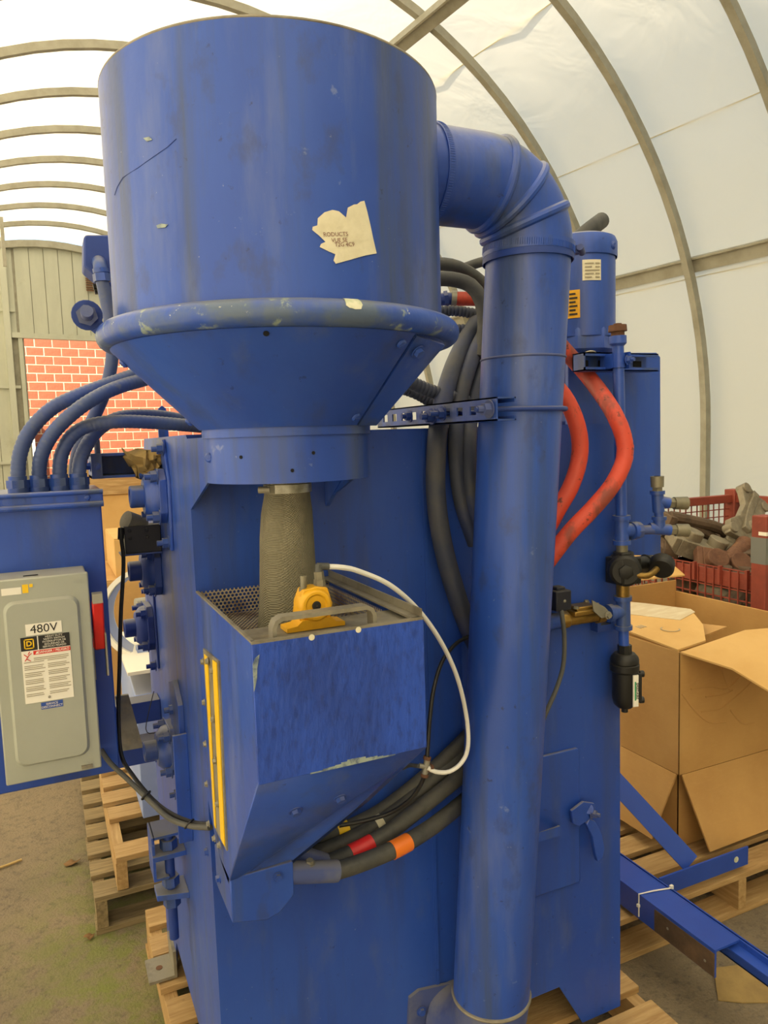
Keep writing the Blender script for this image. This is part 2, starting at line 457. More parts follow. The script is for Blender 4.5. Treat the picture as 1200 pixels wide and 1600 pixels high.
def thing(name, label, cat, loc=(0, 0, 0), rotz=0, group=None):
    o = bpy.data.objects.new(name, None)
    o.empty_display_size = .05
    COL.objects.link(o)
    o.location = loc; o.rotation_euler = (0, 0, rotz)
    WORLD[o.name] = Matrix.Translation(Vector(loc)) @ Matrix.Rotation(rotz, 4, 'Z')
    return tag(o, label, cat, group)
def tag(o, label, cat, group=None):
    o['label'] = label; o['category'] = cat
    if group: o['group'] = group
    return o
def recenter(o):
    """move a single-mesh thing's origin to its base"""
    me = o.data
    xs = [v.co for v in me.vertices]
    c = Vector(((min(p.x for p in xs) + max(p.x for p in xs)) / 2, (min(p.y for p in xs) + max(p.y for p in xs)) / 2, min(p.z for p in xs)))
    me.transform(Matrix.Translation(-c)); o.location = c
    WORLD[o.name] = Matrix.Translation(c)
    return o
def solo(mb, name, mat, label, cat, group=None, bevel=0):
    return tag(recenter(mb.build(name, mat, None, bevel)), label, cat, group)
def struct(o):
    o['kind'] = 'structure'
    return o
def inst(name, me, mw, parent):
    o = bpy.data.objects.new(name, me)
    COL.objects.link(o)
    o.parent = parent
    o.matrix_local = WORLD[parent.name].inverted() @ mw
    WORLD[o.name] = mw
    return o
def aim(pos, d, scale=1.0, roll=0.0):
    q = Vector(d).to_track_quat('Z', 'Y').to_matrix().to_4x4()
    return Matrix.Translation(Vector(pos)) @ q @ Matrix.Rotation(roll, 4, 'Z') @ Matrix.Scale(scale, 4)

# shared hardware (unit = 1 cm across flats, axis +z)
HW = {}
def hw(kind, mat):
    if (kind, mat) not in HW:
        b = MB()
        if kind == 'bolt':        # washer, hex nut, stud end
            b.cyl((0, 0, 0), (0, 0, .0012), .0085, seg=14)
            b.cyl((0, 0, .001), (0, 0, .0075), .0062, seg=6)
            b.cyl((0, 0, .0075), (0, 0, .0135), .0034, seg=8)
        elif kind == 'head':      # hex head only
            b.cyl((0, 0, 0), (0, 0, .0012), .0085, seg=14)
            b.cyl((0, 0, .001), (0, 0, .006), .0062, .0058, seg=6)
        elif kind == 'screw':     # round head with slot
            b.lathe((0, 0, 0), [(.0062, 0), (.0060, .0012), (.0042, .0028), (.0001, .0033)], 12)
            b.box((0, 0, .0033), (.009, .0012, .0008))
        elif kind == 'rivet':
            b.lathe((0, 0, 0), [(.005, 0), (.0047, .0008), (.0001, .0012)], 12)
        HW[kind, mat] = b.mesh(kind, mat)
    return HW[kind, mat]
def bolt(parent, pos, d, scale=1.0, kind='bolt', mat='blue', name=None, roll=None):
    return inst(name or {'bolt': 'bolt', 'head': 'bolt', 'screw': 'screw', 'rivet': 'rivet'}[kind], hw(kind, mat),
                aim(pos, d, scale, random.uniform(0, 1) if roll is None else roll), parent)

def text_mesh(txt, size, mat, align='CENTER', bold=0.0, squeeze=1.0):
    c = bpy.data.curves.new('lettering', 'FONT')
    c.body = txt; c.size = size; c.align_x = align; c.align_y = 'CENTER'; c.offset = bold; c.space_line = .95
    c.resolution_u = 3
    o = bpy.data.objects.new('lettering', c)
    COL.objects.link(o)
    dg = bpy.context.evaluated_depsgraph_get()
    me = bpy.data.meshes.new_from_object(o.evaluated_get(dg))
    bpy.data.objects.remove(o); bpy.data.curves.remove(c)
    for v in me.vertices:
        v.co.x *= squeeze
    me.materials.clear(); me.materials.append(MATS[mat])
    return me
def text(parent, txt, size, mat, pos, right, upv, name='lettering', **k):
    r = Vector(right).normalized(); u = Vector(upv); n = r.cross(u).normalized(); u = n.cross(r)
    mw = Matrix(((r.x, u.x, n.x, pos[0]), (r.y, u.y, n.y, pos[1]), (r.z, u.z, n.z, pos[2]), (0, 0, 0, 1)))
    return inst(name, text_mesh(txt, size, mat, **k), mw, parent)

# ------------------------------------------------------------------ setting
def T(l, s, z):
    return TN * l + TT * s + Vector((0, 0, z))

g = MB()
g.add([(-40, -30, 0), (40, -30, 0), (40, 60, 0), (-40, 60, 0)], [(0, 1, 2, 3)])
floor = struct(g.build('floor', 'asphalt'))
floor['label'] = 'brown worn asphalt ground with green moss'

L0, AW, CH, SPR = 3.0, 4.47, 4.45, 1.6          # arch centre, half width, crown rise, spring height
def arch(phi, off=0):
    return L0 - (AW + off) * math.cos(phi), SPR + (CH + off) * math.sin(phi)
S0, S1 = -6.0, 17.7
prof = [(L0 - AW - .09, 0), (L0 - AW - .09, .8)] + [arch(math.pi * i / 56, .09) for i in range(57)] + [(L0 + AW + .09, .8), (L0 + AW + .09, 0)]
fb = MB()
rib_s = [3.76 + 1.24 * k for k in range(-10, 12)]
stations = sorted(set([S0] + [a for a in rib_s if S0 < a < S1] + [a + .62 for a in rib_s if S0 < a + .62 < S1] + [S1]))
np_ = len(prof)
vs = []
for a in stations:
    mid = min(abs(a - r) for r in rib_s) > .3
    for l, z in prof:
        dl, dz = l - L0, max(z - SPR, 0)
        k = (1 - .007) if mid else 1.0            # cloth pulls in a little between the ribs
        vs.append(T(L0 + dl * k, a, SPR + (z - SPR) * (k if z > SPR else 1)))
fs = [(i * np_ + q, i * np_ + q + 1, (i + 1) * np_ + q + 1, (i + 1) * np_ + q) for i in range(len(stations) - 1) for q in range(np_ - 1)]
fb.add(vs, fs)
ceiling = struct(fb.build('ceiling', 'tent_fabric', ang=80))
ceiling['label'] = 'cream translucent fabric tent roof over arched ribs'
for a in rib_s:
    if a < S0 or a > S1 - .4: continue
    b = MB()
    pp = [(L0 - AW, 0), (L0 - AW, .8)] + [arch(math.pi * i / 44) for i in range(45)] + [(L0 + AW, .8), (L0 + AW, 0)]
    vs, fs = [], []
    for i, (l, z) in enumerate(pp):
        l2, z2 = pp[min(i + 1, len(pp) - 1)]; l1, z1 = pp[max(i - 1, 0)]
        tx, tz = l2 - l1, z2 - z1; q = math.hypot(tx, tz); nx, nz_ = tz / q, -tx / q
        if (L0 - l) * nx + (SPR - z) * nz_ < 0: nx, nz_ = -nx, -nz_
        for da, dn in ((-.035, 0), (.035, 0), (.035, .085), (-.035, .085)):
            vs.append(T(l + nx * dn, a + da, z + nz_ * dn))
    for i in range(len(pp) - 1):
        for q in range(4):
            fs.append((i * 4 + q, i * 4 + (q + 1) % 4, i * 4 + 4 + (q + 1) % 4, i * 4 + 4 + q))
    b.add(vs, fs)
    b.build('rib', 'rib', ceiling)
for phi in (2.1, 2.45, 2.78):
    (la, za), (lb2, zb2) = arch(phi, .07), arch(phi + .0016, .07)
    b = MB(); vs = [T(p, s_, z) for s_ in (S0 + .1, S1 - .1) for p, z in ((la, za), (lb2, zb2), arch(phi + .0016, .085), arch(phi, .085))]
    b.add(vs, [(0, 1, 2, 3), (7, 6, 5, 4), (0, 4, 5, 1), (1, 5, 6, 2), (2, 6, 7, 3), (3, 7, 4, 0)]); b.build('fabric_seam', 'tent_fabric', ceiling)
for (l, z, h, tw) in ((7.2, 3.32, .15, 0), (4.62, 5.62, .15, 1), (-1.1, 3.2, .15, 0)):
    b = MB()
    c = T(l, (S0 + S1) / 2, z)
    ang_ = math.atan2(z - SPR, l - L0)
    R = Matrix.Rotation(TH, 3, 'Z') @ Matrix.Rotation(-ang_ if l > L0 else math.pi - ang_, 3, 'Y')
    b.box(c, (.07, S1 - S0 - .5, h), R.to_4x4())
    b.box(c + (R @ Vector((-.03, 0, h / 2))), (.10, S1 - S0 - .5, .02), R.to_4x4())
    b.build('purlin', 'rib', ceiling)

# far end wall of ribbed sheet metal with a tall doorway
wall = thing('wall_end', 'pale sheet metal end wall with tall open doorway', 'wall', T(L0, S1, 0))
del wall['category']
struct(wall)
DL0, DL1, DH = 2.24, 6.4, 4.02
def arch_z(l):
    q = max(0, 1 - ((l - L0) / AW) ** 2)
    return SPR + CH * math.sqrt(q)
l = L0 - AW
k = 0
while l < L0 + AW - .05:
    wd = .29
    l1 = min(l + wd - .012, L0 + AW)
    z0 = 0.0
    if l1 > DL0 and l < DL1: z0 = DH
    if l < DL0 < l1: l1 = DL0 - .03; wd = l1 - l + .05
    zt0, zt1 = arch_z(l + .01), arch_z(l1 - .01)
    if min(zt0, zt1) > z0 + .05:
        b = MB()
        s_ = S1 + (.0 if k % 2 else .012)
        b.add([T(l, s_, z0), T(l1, s_, z0), T(l1, s_, zt1), T(l, s_, zt0), T(l, s_ + .03, z0), T(l1, s_ + .03, z0), T(l1, s_ + .03, zt1), T(l, s_ + .03, zt0)],
              [(0, 1, 2, 3), (7, 6, 5, 4), (0, 4, 5, 1), (1, 5, 6, 2), (2, 6, 7, 3), (3, 7, 4, 0)])
        b.build('metal_panel', 'sheet_metal', wall)
    l += wd; k += 1
bk = MB()
NB_ = 40
for i in range(NB_):
    a0 = L0 - AW + 2 * AW * i / NB_; a1 = a0 + 2 * AW / NB_
    z0 = DH if (a0 > DL0 - .12 and a1 < DL1 + .12) else 0
    zt0, zt1 = arch_z(a0), arch_z(a1)
    if min(zt0, zt1) < z0 + .02: continue
    bk.add([T(a, S1 + d, z) for d in (.034, .05) for a, z in ((a0, z0), (a1, z0), (a1, zt1), (a0, zt0))], [(0, 1, 2, 3), (7, 6, 5, 4), (0, 4, 5, 1), (1, 5, 6, 2), (2, 6, 7, 3), (3, 7, 4, 0)])
bk.build('backing_sheet', 'rib', wall)
def tbar(l0, l1, s0, s1, z0, z1):
    b = MB()
    b.add([T(a, s_, z) for a in (l0, l1) for s_ in (s0, s1) for z in (z0, z1)], [(0, 1, 3, 2), (4, 6, 7, 5), (0, 4, 5, 1), (2, 3, 7, 6), (0, 2, 6, 4), (1, 5, 7, 3)])
    return b
tbar(DL0 - .28, DL0 - .16, S1 - .1, S1, 0, 6.0).build('post', 'sheet_metal', wall)
tbar(DL0 - .03, DL0 + .05, S1 - .06, S1 + .08, 0, DH).build('door_jamb', 'sheet_metal', wall)
tbar(DL1 - .05, DL1 + .05, S1 - .06, S1 + .08, 0, DH).build('door_jamb', 'sheet_metal', wall)
tbar(DL0 - .15, DL1 + .05, S1 - .09, S1 + .05, DH - .06, DH + .05).build('door_header', 'sheet_metal', wall)
for z in (1.3, 2.9, 4.5):
    tbar(L0 - AW, DL0 - .05, S1 - .06, S1, z, z + .06).build('girt', 'sheet_metal', wall)
b = MB()
pp = [arch(math.pi * i / 44, -.02) for i in range(45)]
vs = []
for l, z in pp:
    vs += [T(l, S1 - .12, z), T(l, S1, z), T(L0 + (l - L0) * .968, S1, SPR + (z - SPR) * .968), T(L0 + (l - L0) * .968, S1 - .12, SPR + (z - SPR) * .968)]
b.add(vs, [(i * 4 + q, i * 4 + (q + 1) % 4, i * 4 + 4 + (q + 1) % 4, i * 4 + 4 + q) for i in range(44) for q in range(4)])
b.build('arch_trim', 'rib', wall)
lv = MB()
for i in range(7):
    lv.add([T(a, S1 - .03 - d, 5.07 + i * .05 + e) for a in (3.66, 4.25) for d, e in ((0, 0), (.05, -.03), (.055, -.02), (.005, .015))],
           [(0, 1, 2, 3), (7, 6, 5, 4), (0, 4, 5, 1), (1, 5, 6, 2), (2, 6, 7, 3), (3, 7, 4, 0)])
lv.build('louver', 'hatch_rust', wall)
tbar(1.84, 1.90, 15.9, 15.96, 5.05, 5.95).build('drop_post', 'rib', ceiling)

b = MB(); n_ = 44; pp = [(L0 - AW, 0)] + [arch(math.pi * i / n_) for i in range(n_ + 1)] + [(L0 + AW, 0)]
b.add([T(l, S0 + d, z) for d in (-.03, .0) for l, z in pp], [tuple(range(len(pp))), tuple(range(len(pp), 2 * len(pp)))[::-1]])
wn = struct(b.build('wall_near_added', 'sheet_metal')); wn['label'] = 'unseen sheet metal wall added behind the viewer to cut front light'  # unseen, added to close the near end and cut light from the camera side

# brick building outside the doorway
SB = 21.0
bw = MB()
bw.add([T(a, s_, z) for a in (2.0, 8.4) for s_ in (SB - .024, SB + .25) for z in (0, 5.4)], [(0, 1, 3, 2), (4, 6, 7, 5), (0, 4, 5, 1), (2, 3, 7, 6), (0, 2, 6, 4), (1, 5, 7, 3)])
brickwall = struct(bw.build('wall_brick', 'mortar'))
brickwall['label'] = 'sunlit red brick wall outside the doorway'
bm_ = MB(); bm_.box((0, 0, 0), (.395, .06, .195))
brick_me = bm_.mesh('brick', 'brick')
RZ = Matrix.Rotation(TH, 4, 'Z')
for r in range(2, 25):
    for c in range(13):
        l = 2.15 + c * .42 + (.21 if r % 2 else 0)
        z = .12 + r * .22
        if l > 9: continue
        q = T(l, SB + random.uniform(-.004, .004), z)
        inst('brick', brick_me, Matrix.Translation(q) @ RZ, brickwall)
b = MB(); b.add([T(a, s_, z) for a in (2.62, 2.80) for s_ in (SB - .25, SB - .05) for z in (0, 2.35)], [(0, 1, 3, 2), (4, 6, 7, 5), (0, 4, 5, 1), (2, 3, 7, 6), (0, 2, 6, 4), (1, 5, 7, 3)])
b.cyl(T(2.71, SB - .15, 2.35), T(2.71, SB - .15, 2.42), .1, .06, seg=12)
solo(b, 'bollard', 'white_paint', 'white square post standing against the sunlit brick wall outside', 'post')

# ------------------------------------------------------------------ the blue blasting machine
XL, XR, YF, YB, ZT, ZB = .24, 1.247, 1.37, 2.18, 1.613, .132
HC = (.373, 1.193)          # hopper axis
cab = thing('blast_cabinet', 'large blue steel machine cabinet standing on a wooden pallet', 'machine', (.74, 1.75, ZB))
f = MB()
f.prism([(XL, ZT), (XL, ZB), (.36, ZB), (.43, .253), (.72, .253), (.72, ZT)], YF, YF + .006, 'y')
f.build('front_panel', 'blue', cab)
f = MB()
f.prism([(.722, ZT), (.722, .253), (1.056, .253), (1.126, ZB), (XR, ZB), (XR, ZT)], YF + .002, YF + .008, 'y')
fp2 = f.build('front_panel', 'blue', cab)
f = MB()
f.prism([(YF + .006, ZT), (1.98, ZT), (2.01, 1.58), (2.03, 1.36), (YB, 1.30), (YB, ZB), (2.05, ZB), (1.98, .25), (1.6, .25), (1.53, ZB), (YF + .006, ZB)], XL, XL + .006, 'x')
side = f.build('side_panel', 'blue_worn', cab)
f = MB(); f.prism([(YF + .006, ZT), (YB, ZT), (YB, ZB), (YF + .006, ZB)], XR - .006, XR, 'x'); f.build('side_panel', 'blue', cab)
f = MB(); f.bb(XL, XR, YF + .006, 1.98, ZT, ZT + .004); f.bb(XL + .006, XR - .006, 1.98, YB, 1.29, 1.298); f.bb(XL + .006, XR - .006, 1.975, 1.98, 1.3, ZT); f.build('top_panel', 'blue', cab)
f = MB(); f.bb(XL + .006, XR - .006, YB - .006, YB, .25, 1.29); f.bb(XL + .006, XR - .006, YF + .01, YB - .006, .25, .256); f.build('back_panel', 'blue_dark', cab)
# lap seams on the front
f = MB(); f.bb(.716, .724, YF - .002, YF + .001, .26, ZT); f.build('seam', 'blue', fp2)
f = MB(); f.bb(.80, .806, YF - .002, YF + .003, .26, 1.25); f.build('seam', 'blue', fp2)

# access door
f = MB(); f.prism([(.80, .516), (1.113, .513), (1.113, .846), (1.108, .851), (.80, .853)], YF - .008, YF + .002, 'y')
door = f.build('access_door', 'blue', cab, bevel=.002)
f = MB()
f.bar([(0.986, 1.362, 0.660), (0.941, 1.300, 0.702), (1.003, 1.300, 0.703), (1.050, 1.362, 0.663)], .022, .006)
f.build('handle', 'blue_worn', door)
# latch
f = MB()
pl = [(1.075, 1.345, 0.710), (1.111, 1.345, 0.724), (1.144, 1.345, 0.712), (1.147, 1.345, 0.692), (1.126, 1.345, 0.676), (1.097, 1.345, 0.667), (1.080, 1.345, 0.678)]
f.plate(pl, .008, (0, -1, 0))
f.cyl((1.147, 1.370, 0.687), (1.126, 1.345, 0.703), .012, seg=16)
latch = f.build('door_latch', 'blue_worn', cab, bevel=.001)
f = MB()
out = [(1.128, 1.345, 0.679), (1.143, 1.340, 0.669), (1.158, 1.335, 0.637), (1.166, 1.335, 0.599), (1.160, 1.335, 0.575), (1.144, 1.335, 0.570), (1.136, 1.335, 0.599), (1.129, 1.335, 0.637), (1.116, 1.340, 0.668)]
f.plate(out, .012, (0, -1, 0))
f.build('lever', 'blue_worn', latch, bevel=.002)
bolt(latch, (1.136, 1.345, 0.690), (.5, -1, 0), 1.5, mat='blue_grey')

# base flange where the duct enters
f = MB(); f.plate([(0.646, 1.362, 0.381), (0.670, 1.362, 0.390), (0.800, 1.362, 0.371), (.80, 1.362, .26), (.635, 1.362, .26)], .008, (0, -1, 0))
fl = f.build('duct_flange', 'blue_grey', cab)
bolt(fl, (0.672, 1.360, 0.343), (0, -1, 0), 1.3, 'head')

# flange bearings on the left side
def bearing(y, z, sc, plate=None, shaft=.05, dark=False):
    mt = 'blue_dark' if dark else 'blue_worn'
    b = MB()
    h = .058 * sc
    if plate:
        b.prism([(y + p, z + q) for p, q in plate], XL - .006, XL, 'x')
    x0 = XL - (.006 if plate else 0)
    oct_ = [(-h, -h * .6), (-h * .6, -h), (h * .6, -h), (h, -h * .6), (h, h * .6), (h * .6, h), (-h * .6, h), (-h, h * .6)]
    b.prism([(y + p, z + q) for p, q in oct_], x0 - .016, x0, 'x')
    b.lathe((x0 - .016, y, z), [(h * .95, 0), (h * .9, .012), (h * .72, .022), (h * .66, .026), (.0005, .026)], 28, d=(-1, 0, 0))
    o = b.build('flange_bearing', mt, cab, bevel=.0015)
    s_ = MB(); s_.lathe((x0 - .04, y, z), [(.024 * sc, 0), (.024 * sc, shaft * .55), (.022 * sc, shaft * .6), (.017 * sc, shaft * .6), (.016 * sc, shaft * .45), (.0005, shaft * .45)], 24, d=(-1, 0, 0))
    s_.build('shaft_end', mt, o)
    for p in (-1, 1):
        for q in (-1, 1):
            bolt(o, (x0 - .016, y + p * h * .74, z + q * h * .74), (-1, 0, 0), 2.0 * sc, mat=mt)
    if plate:
        for p, q in ((-.035, .10), (-.035, -.10)):
            bolt(o, (XL - .006, y + p, z + q), (-1, 0, 0), 1.8, mat=mt)
    return o
bearing(1.66, 1.492, 1.0, [(-.06, -.115), (.02, -.115), (.075, -.05), (.085, .06), (.05, .12), (-.03, .12), (-.075, .03)])
bearing(1.86, 1.30, 1.0, None, dark=True)
bearing(2.02, 1.125, 1.0, [(-.07, -.1), (.05, -.11), (.075, 0), (.06, .11), (-.06, .1)], dark=True)
bearing(1.72, .905, .95, [(-.10, -.13), (.05, -.11), (.08, .02), (.06, .09), (-.02, .13), (-.10, .10)])
f = MB(); f.prism([(1.60, 1.04), (1.66, 1.08), (1.72, 1.06), (1.72, .90), (1.60, .80)], XL - .012, XL, 'x'); f.build('stiffener', 'blue_worn', cab, bevel=.001)
f = MB(); f.bb(XL - .03, XL, 1.575, 1.583, .745, .985); f.build('stiffener', 'blue_worn', cab, bevel=.001)

# belt tensioner
f = MB()
f.bb(.17, XL, 1.70, 1.78, .700, .706); f.bb(.166, .172, 1.70, 1.78, .60, .706); f.bb(.172, .20, 1.70, 1.78, .60, .606)
tn = f.build('tensioner_bracket', 'blue_worn', cab)
f = MB(); f.cyl((.205, 1.72, .44), (.205, 1.72, .70), .011, seg=14)
f.build('threaded_rod', 'blue_dark', tn)
for z in (.676, .585, .535):
    f = MB(); f.cyl((.205, 1.72, z - .011), (.205, 1.72, z + .011), .02, seg=6); f.build('nut', 'blue_worn', tn)
f = MB(); f.bb(.165, XL, 1.69, 1.75, .652, .664); f.build('lug', 'blue_worn', tn, bevel=.001)
f = MB(); f.prism([(.17, 1.70), (XL, 1.68), (XL, 1.76), (.17, 1.75)], .552, .566, 'z'); f.build('lug', 'blue_worn', tn, bevel=.001)
# hold-down angle at the foot
f = MB(); f.bb(.165, XL, 2.0, 2.1, .134, .142); f.bb(XL - .008, XL, 2.0, 2.1, .142, .21)
ft = f.build('foot_angle', 'steel_dirty', cab)
f = MB(); f.cyl((.198, 2.05, .141), (.198, 2.05, .1435), .009, seg=14); f.build('hole', 'rust', ft)
# lifting eye
f = MB()
lx = (0.282, 1.930, 1.624)[0]
f.prism([(lx - .012, ZT), (lx - .012, ZT + .05), (lx - .009, ZT + .078), (lx, ZT + .085), (lx + .009, ZT + .078), (lx + .012, ZT + .05), (lx + .012, ZT)], 1.93, 1.94, 'y')
le = f.build('lifting_eye', 'blue_worn', cab)
f = MB(); f.prism([(lx + .005 * math.cos(t), ZT + .058 + .016 * math.sin(t)) for t in [math.pi * i / 7 for i in range(14)]], 1.9285, 1.9415, 'y'); f.build('hole', 'dark_void', le)
# square brackets that carry the electrical cabinet
for q in ((0.240, 2.018, 0.903), (0.240, 1.949, 0.822)):
    y, z = q[1], q[2]
    f = MB(); f.bb(.04, XL, y - .03, y + .03, z - .028, z + .028); f.build('support_arm', 'blue_dark', cab, bevel=.002)
f = MB(); f.plate([(0.121, 1.870, 0.997), (0.152, 1.870, 0.995), (0.177, 1.860, 0.860), (0.126, 1.860, 0.861)], .01, (0, -1, 0)); f.build('gusset', 'steel_dirty', cab)
# end cap channel above the left side
f = MB()
cA, cB = (0.097, 1.740, 1.586), (0.175, 1.740, 1.531)
f.bb(cA[0], XL, 1.74, 1.86, cA[2] - .006, cA[2]); f.bb(cA[0], XL, 1.74, 1.86, cB[2], cB[2] + .006); f.bb(cA[0], cA[0] + .022, 1.735, 1.86, cB[2], cA[2]); f.bb(cA[0] + .022, XL, 1.85, 1.86, cB[2], cA[2])
ch = f.build('channel_bracket', 'blue_worn', cab)
f = MB(); f.cyl((cA[0] + .016, 1.76, cA[2]), (cA[0] + .016, 1.76, cA[2] + .03), .0065, seg=12); f.build('pin', 'blue_grey', ch)
bolt(ch, (cA[0], 1.77, (cA[2] + cB[2]) / 2), (-1, 0, 0), 1.4)
bolt(ch, (cA[0] + .011, 1.735, (cA[2] + cB[2]) / 2), (0, -1, 0), 1.0)

# upper rear plate and strut behind the air pipe
f = MB()
f.plate([(1.152, 1.440, 1.773), (1.184, 1.440, 1.787), (1.429, 1.440, 1.792), (1.442, 1.440, 1.781), (1.447, 1.440, 1.272), (1.147, 1.440, 1.301)], .012, (0, -1, 0))
rp = tag(recenter(f.build('rear_plate', 'blue', None, bevel=.002)), 'flat blue steel plate rising behind the air pipe at the right', 'plate')

# ------------------------------------------------------------------ storage hopper
hop = thing('storage_hopper', 'big round blue steel hopper drum with torn white sticker', 'hopper', (HC[0], HC[1], 1.535))
def L_(prof, name, mat, parent=hop, seg=96, **k):
    b = MB(); b.lathe((HC[0], HC[1], 0), prof, seg, closed=True, **k); return b.build(name, mat, parent)
L_([(.26, 1.742), (.26, 2.127), (.254, 2.127), (.254, 1.742)], 'drum', 'blue_worn')
b = MB(); b.torus((HC[0], HC[1], 2.127), .257, .0035, seg=96, ms=8); b.build('rim', 'steel_dirty', hop)
b = MB(); b.torus((HC[0], HC[1], 1.7645), .270, .018, seg=96, ms=18); ring = b.build('clamp_ring', 'blue_ring', hop)
b = MB(); b.lathe((HC[0], HC[1], 0), [(.264, 1.749), (.133, 1.620), (.128, 1.620), (.256, 1.749)], 96, closed=True); b.build('cone', 'blue', hop)
# ring lug and draw bolt
lug = (0.076, 1.202, 1.795)
lug = Vector(lug)
vdir = (Vector((0, 0, 1.6)) - lug).normalized()
b = MB(); b.cyl(lug + vdir * .004, lug - vdir * .006, .022, seg=20)
b.plate([(0.061, 1.214, 1.792), (0.091, 1.202, 1.805), (0.102, 1.193, 1.769), (0.086, 1.200, 1.767)], .01, tuple(vdir))
lg = b.build('ring_lug', 'blue_dark', hop, bevel=.001)
b = MB(); b.cyl(lug + vdir * .004, lug + vdir * .018, .0155, seg=6); b.cyl(lug + vdir * .018, lug + vdir * .034 + Vector((0, 0, .006)), .009, seg=14); b.build('draw_bolt', 'blue_grey', lg)
# front cone panel and its turned edge
def cone_pt(th_, k, off=0.0):
    r = .133 + (.262 - .133) * k + off
    return Vector((HC[0] + r * math.cos(th_), HC[1] + r * math.sin(th_), 1.620 + (1.747 - 1.620) * k))
def ang_of(p):
    return math.atan2(p[1] - HC[1], p[0] - HC[0])
kt, kb_ = (0.491, 0.959, 1.734), (0.446, 1.078, 1.623)
tL, tR = math.radians(-212), math.atan2(kt[1] - HC[1], kt[0] - HC[0])
tRb = math.atan2(kb_[1] - HC[1], kb_[0] - HC[0])
b = MB(); n = 40; vs = []
for i in range(n + 1):
    for k_, o_ in ((1.0, .007), (.0, .007), (.0, .003), (1.0, .003)):
        t = tL + ((tR if k_ else tRb) - tL) * i / n
        vs.append(cone_pt(t, k_ * .985 + .01, o_))
fs = [(i * 4 + q, i * 4 + (q + 1) % 4, i * 4 + 4 + (q + 1) % 4, i * 4 + 4 + q) for i in range(n) for q in range(4)] + [(0, 1, 2, 3), tuple(range(n * 4, n * 4 + 4))[::-1]]
b.add(vs, fs); cp = b.build('cone_panel', 'blue', hop)
b = MB()
b.plate([cone_pt(tR + .035, .97, .006), cone_pt(tRb + .05, .0, .006), cone_pt(tRb + .30, .0, .022), cone_pt(tR + .26, .90, .030)], .004)
ed = b.build('panel_flange', 'blue_worn', hop)
nrm = lambda t: Vector((math.cos(t), math.sin(t), -1.0)).normalized()
for t, k_ in ((tR - .06, .88), (tRb - .12, .10), (ang_of((0.119, 1.218, 1.746)), .84), (ang_of((0.218, 1.221, 1.645)), .12)):
    bolt(cp, cone_pt(t, k_, .008), nrm(t), 1.25, 'screw')
bolt(ed, cone_pt(tR + .11, .82, .014), nrm(tR), 1.3, 'head')
# weep hole
b = MB(); q = cone_pt(math.radians(-112), .94, .0075); b.cyl(q, q + nrm(math.radians(-112)) * .0012, .004, seg=12); b.build('hole', 'dark_void', cp)

# hood under the cone
hood = MB()
hood.lathe((HC[0], HC[1], 0), [(.138, 1.622), (.138, 1.608), (.130, 1.608), (.130, 1.622)], 64, closed=True)
hood.build('collar_band', 'blue_worn', hop)
hood = MB()
hood.lathe((HC[0], HC[1], 0), [(.133, 1.610), (.133, 1.537), (.129, 1.537), (.129, 1.610)], 48, a0=math.pi, a1=2 * math.pi, closed=True)
for x in (HC[0] - .133, HC[0] + .129):
    hood.prism([(1.193, 1.610), (YF, 1.610), (YF, 1.482), (1.205, 1.537), (1.193, 1.537)], x, x + .004, 'x')
hood.prism([(HC[0] - .131, 1.193), (HC[0] + .131, 1.193), (HC[0] + .131, YF), (HC[0] - .131, YF)], 1.604, 1.609, 'z')
hood.lathe((HC[0], HC[1], 0), [(.131, 1.556), (.001, 1.556), (.001, 1.552), (.131, 1.552)], 48, a0=math.pi, a1=2 * math.pi)
hd = hood.build('hood', 'blue_worn', hop)
bolt(hd, (0.240, 1.181, 1.578), (-.7, -.7, 0), 1.3, 'screw')
for (x, y) in ((376, 714), (489, 708)):
    pass
b = MB()
for q in ((0.272, 1.106, 1.578), (0.371, 1.060, 1.581), (0.338, 1.064, 1.556)):
    q = Vector(q); d = Vector((q.x - HC[0], q.y - HC[1], 0)).normalized(); b.cyl(q - d * .001, q + d * .0006, .0028, seg=10)
b.build('hole', 'dark_void', hd)
# right-hand gusset below the hood
b = MB(); b.prism([(1.25, 1.545), (YF, 1.545), (YF, 1.47)], .50, .508, 'x'); b.build('gusset', 'blue_worn', hop)

# torn sticker on the drum
stk = [(0.413, 0.936, 1.914), (0.417, 0.936, 1.901), (0.422, 0.937, 1.881), (0.425, 0.938, 1.867), (0.430, 0.939, 1.848), (0.411, 0.935, 1.843), (0.387, 0.933, 1.835), (0.368, 0.933, 1.829),
       (0.365, 0.933, 1.833), (0.368, 0.933, 1.841), (0.359, 0.933, 1.844), (0.347, 0.934, 1.849), (0.349, 0.934, 1.853), (0.355, 0.933, 1.856), (0.346, 0.934, 1.864), (0.338, 0.935, 1.870), (0.339, 0.935, 1.874), (0.345, 0.934, 1.876),
       (0.346, 0.934, 1.885), (0.355, 0.933, 1.893), (0.366, 0.933, 1.897), (0.375, 0.933, 1.896), (0.385, 0.933, 1.889), (0.388, 0.933, 1.902), (0.397, 0.934, 1.907), (0.402, 0.934, 1.908), (0.407, 0.935, 1.912)]
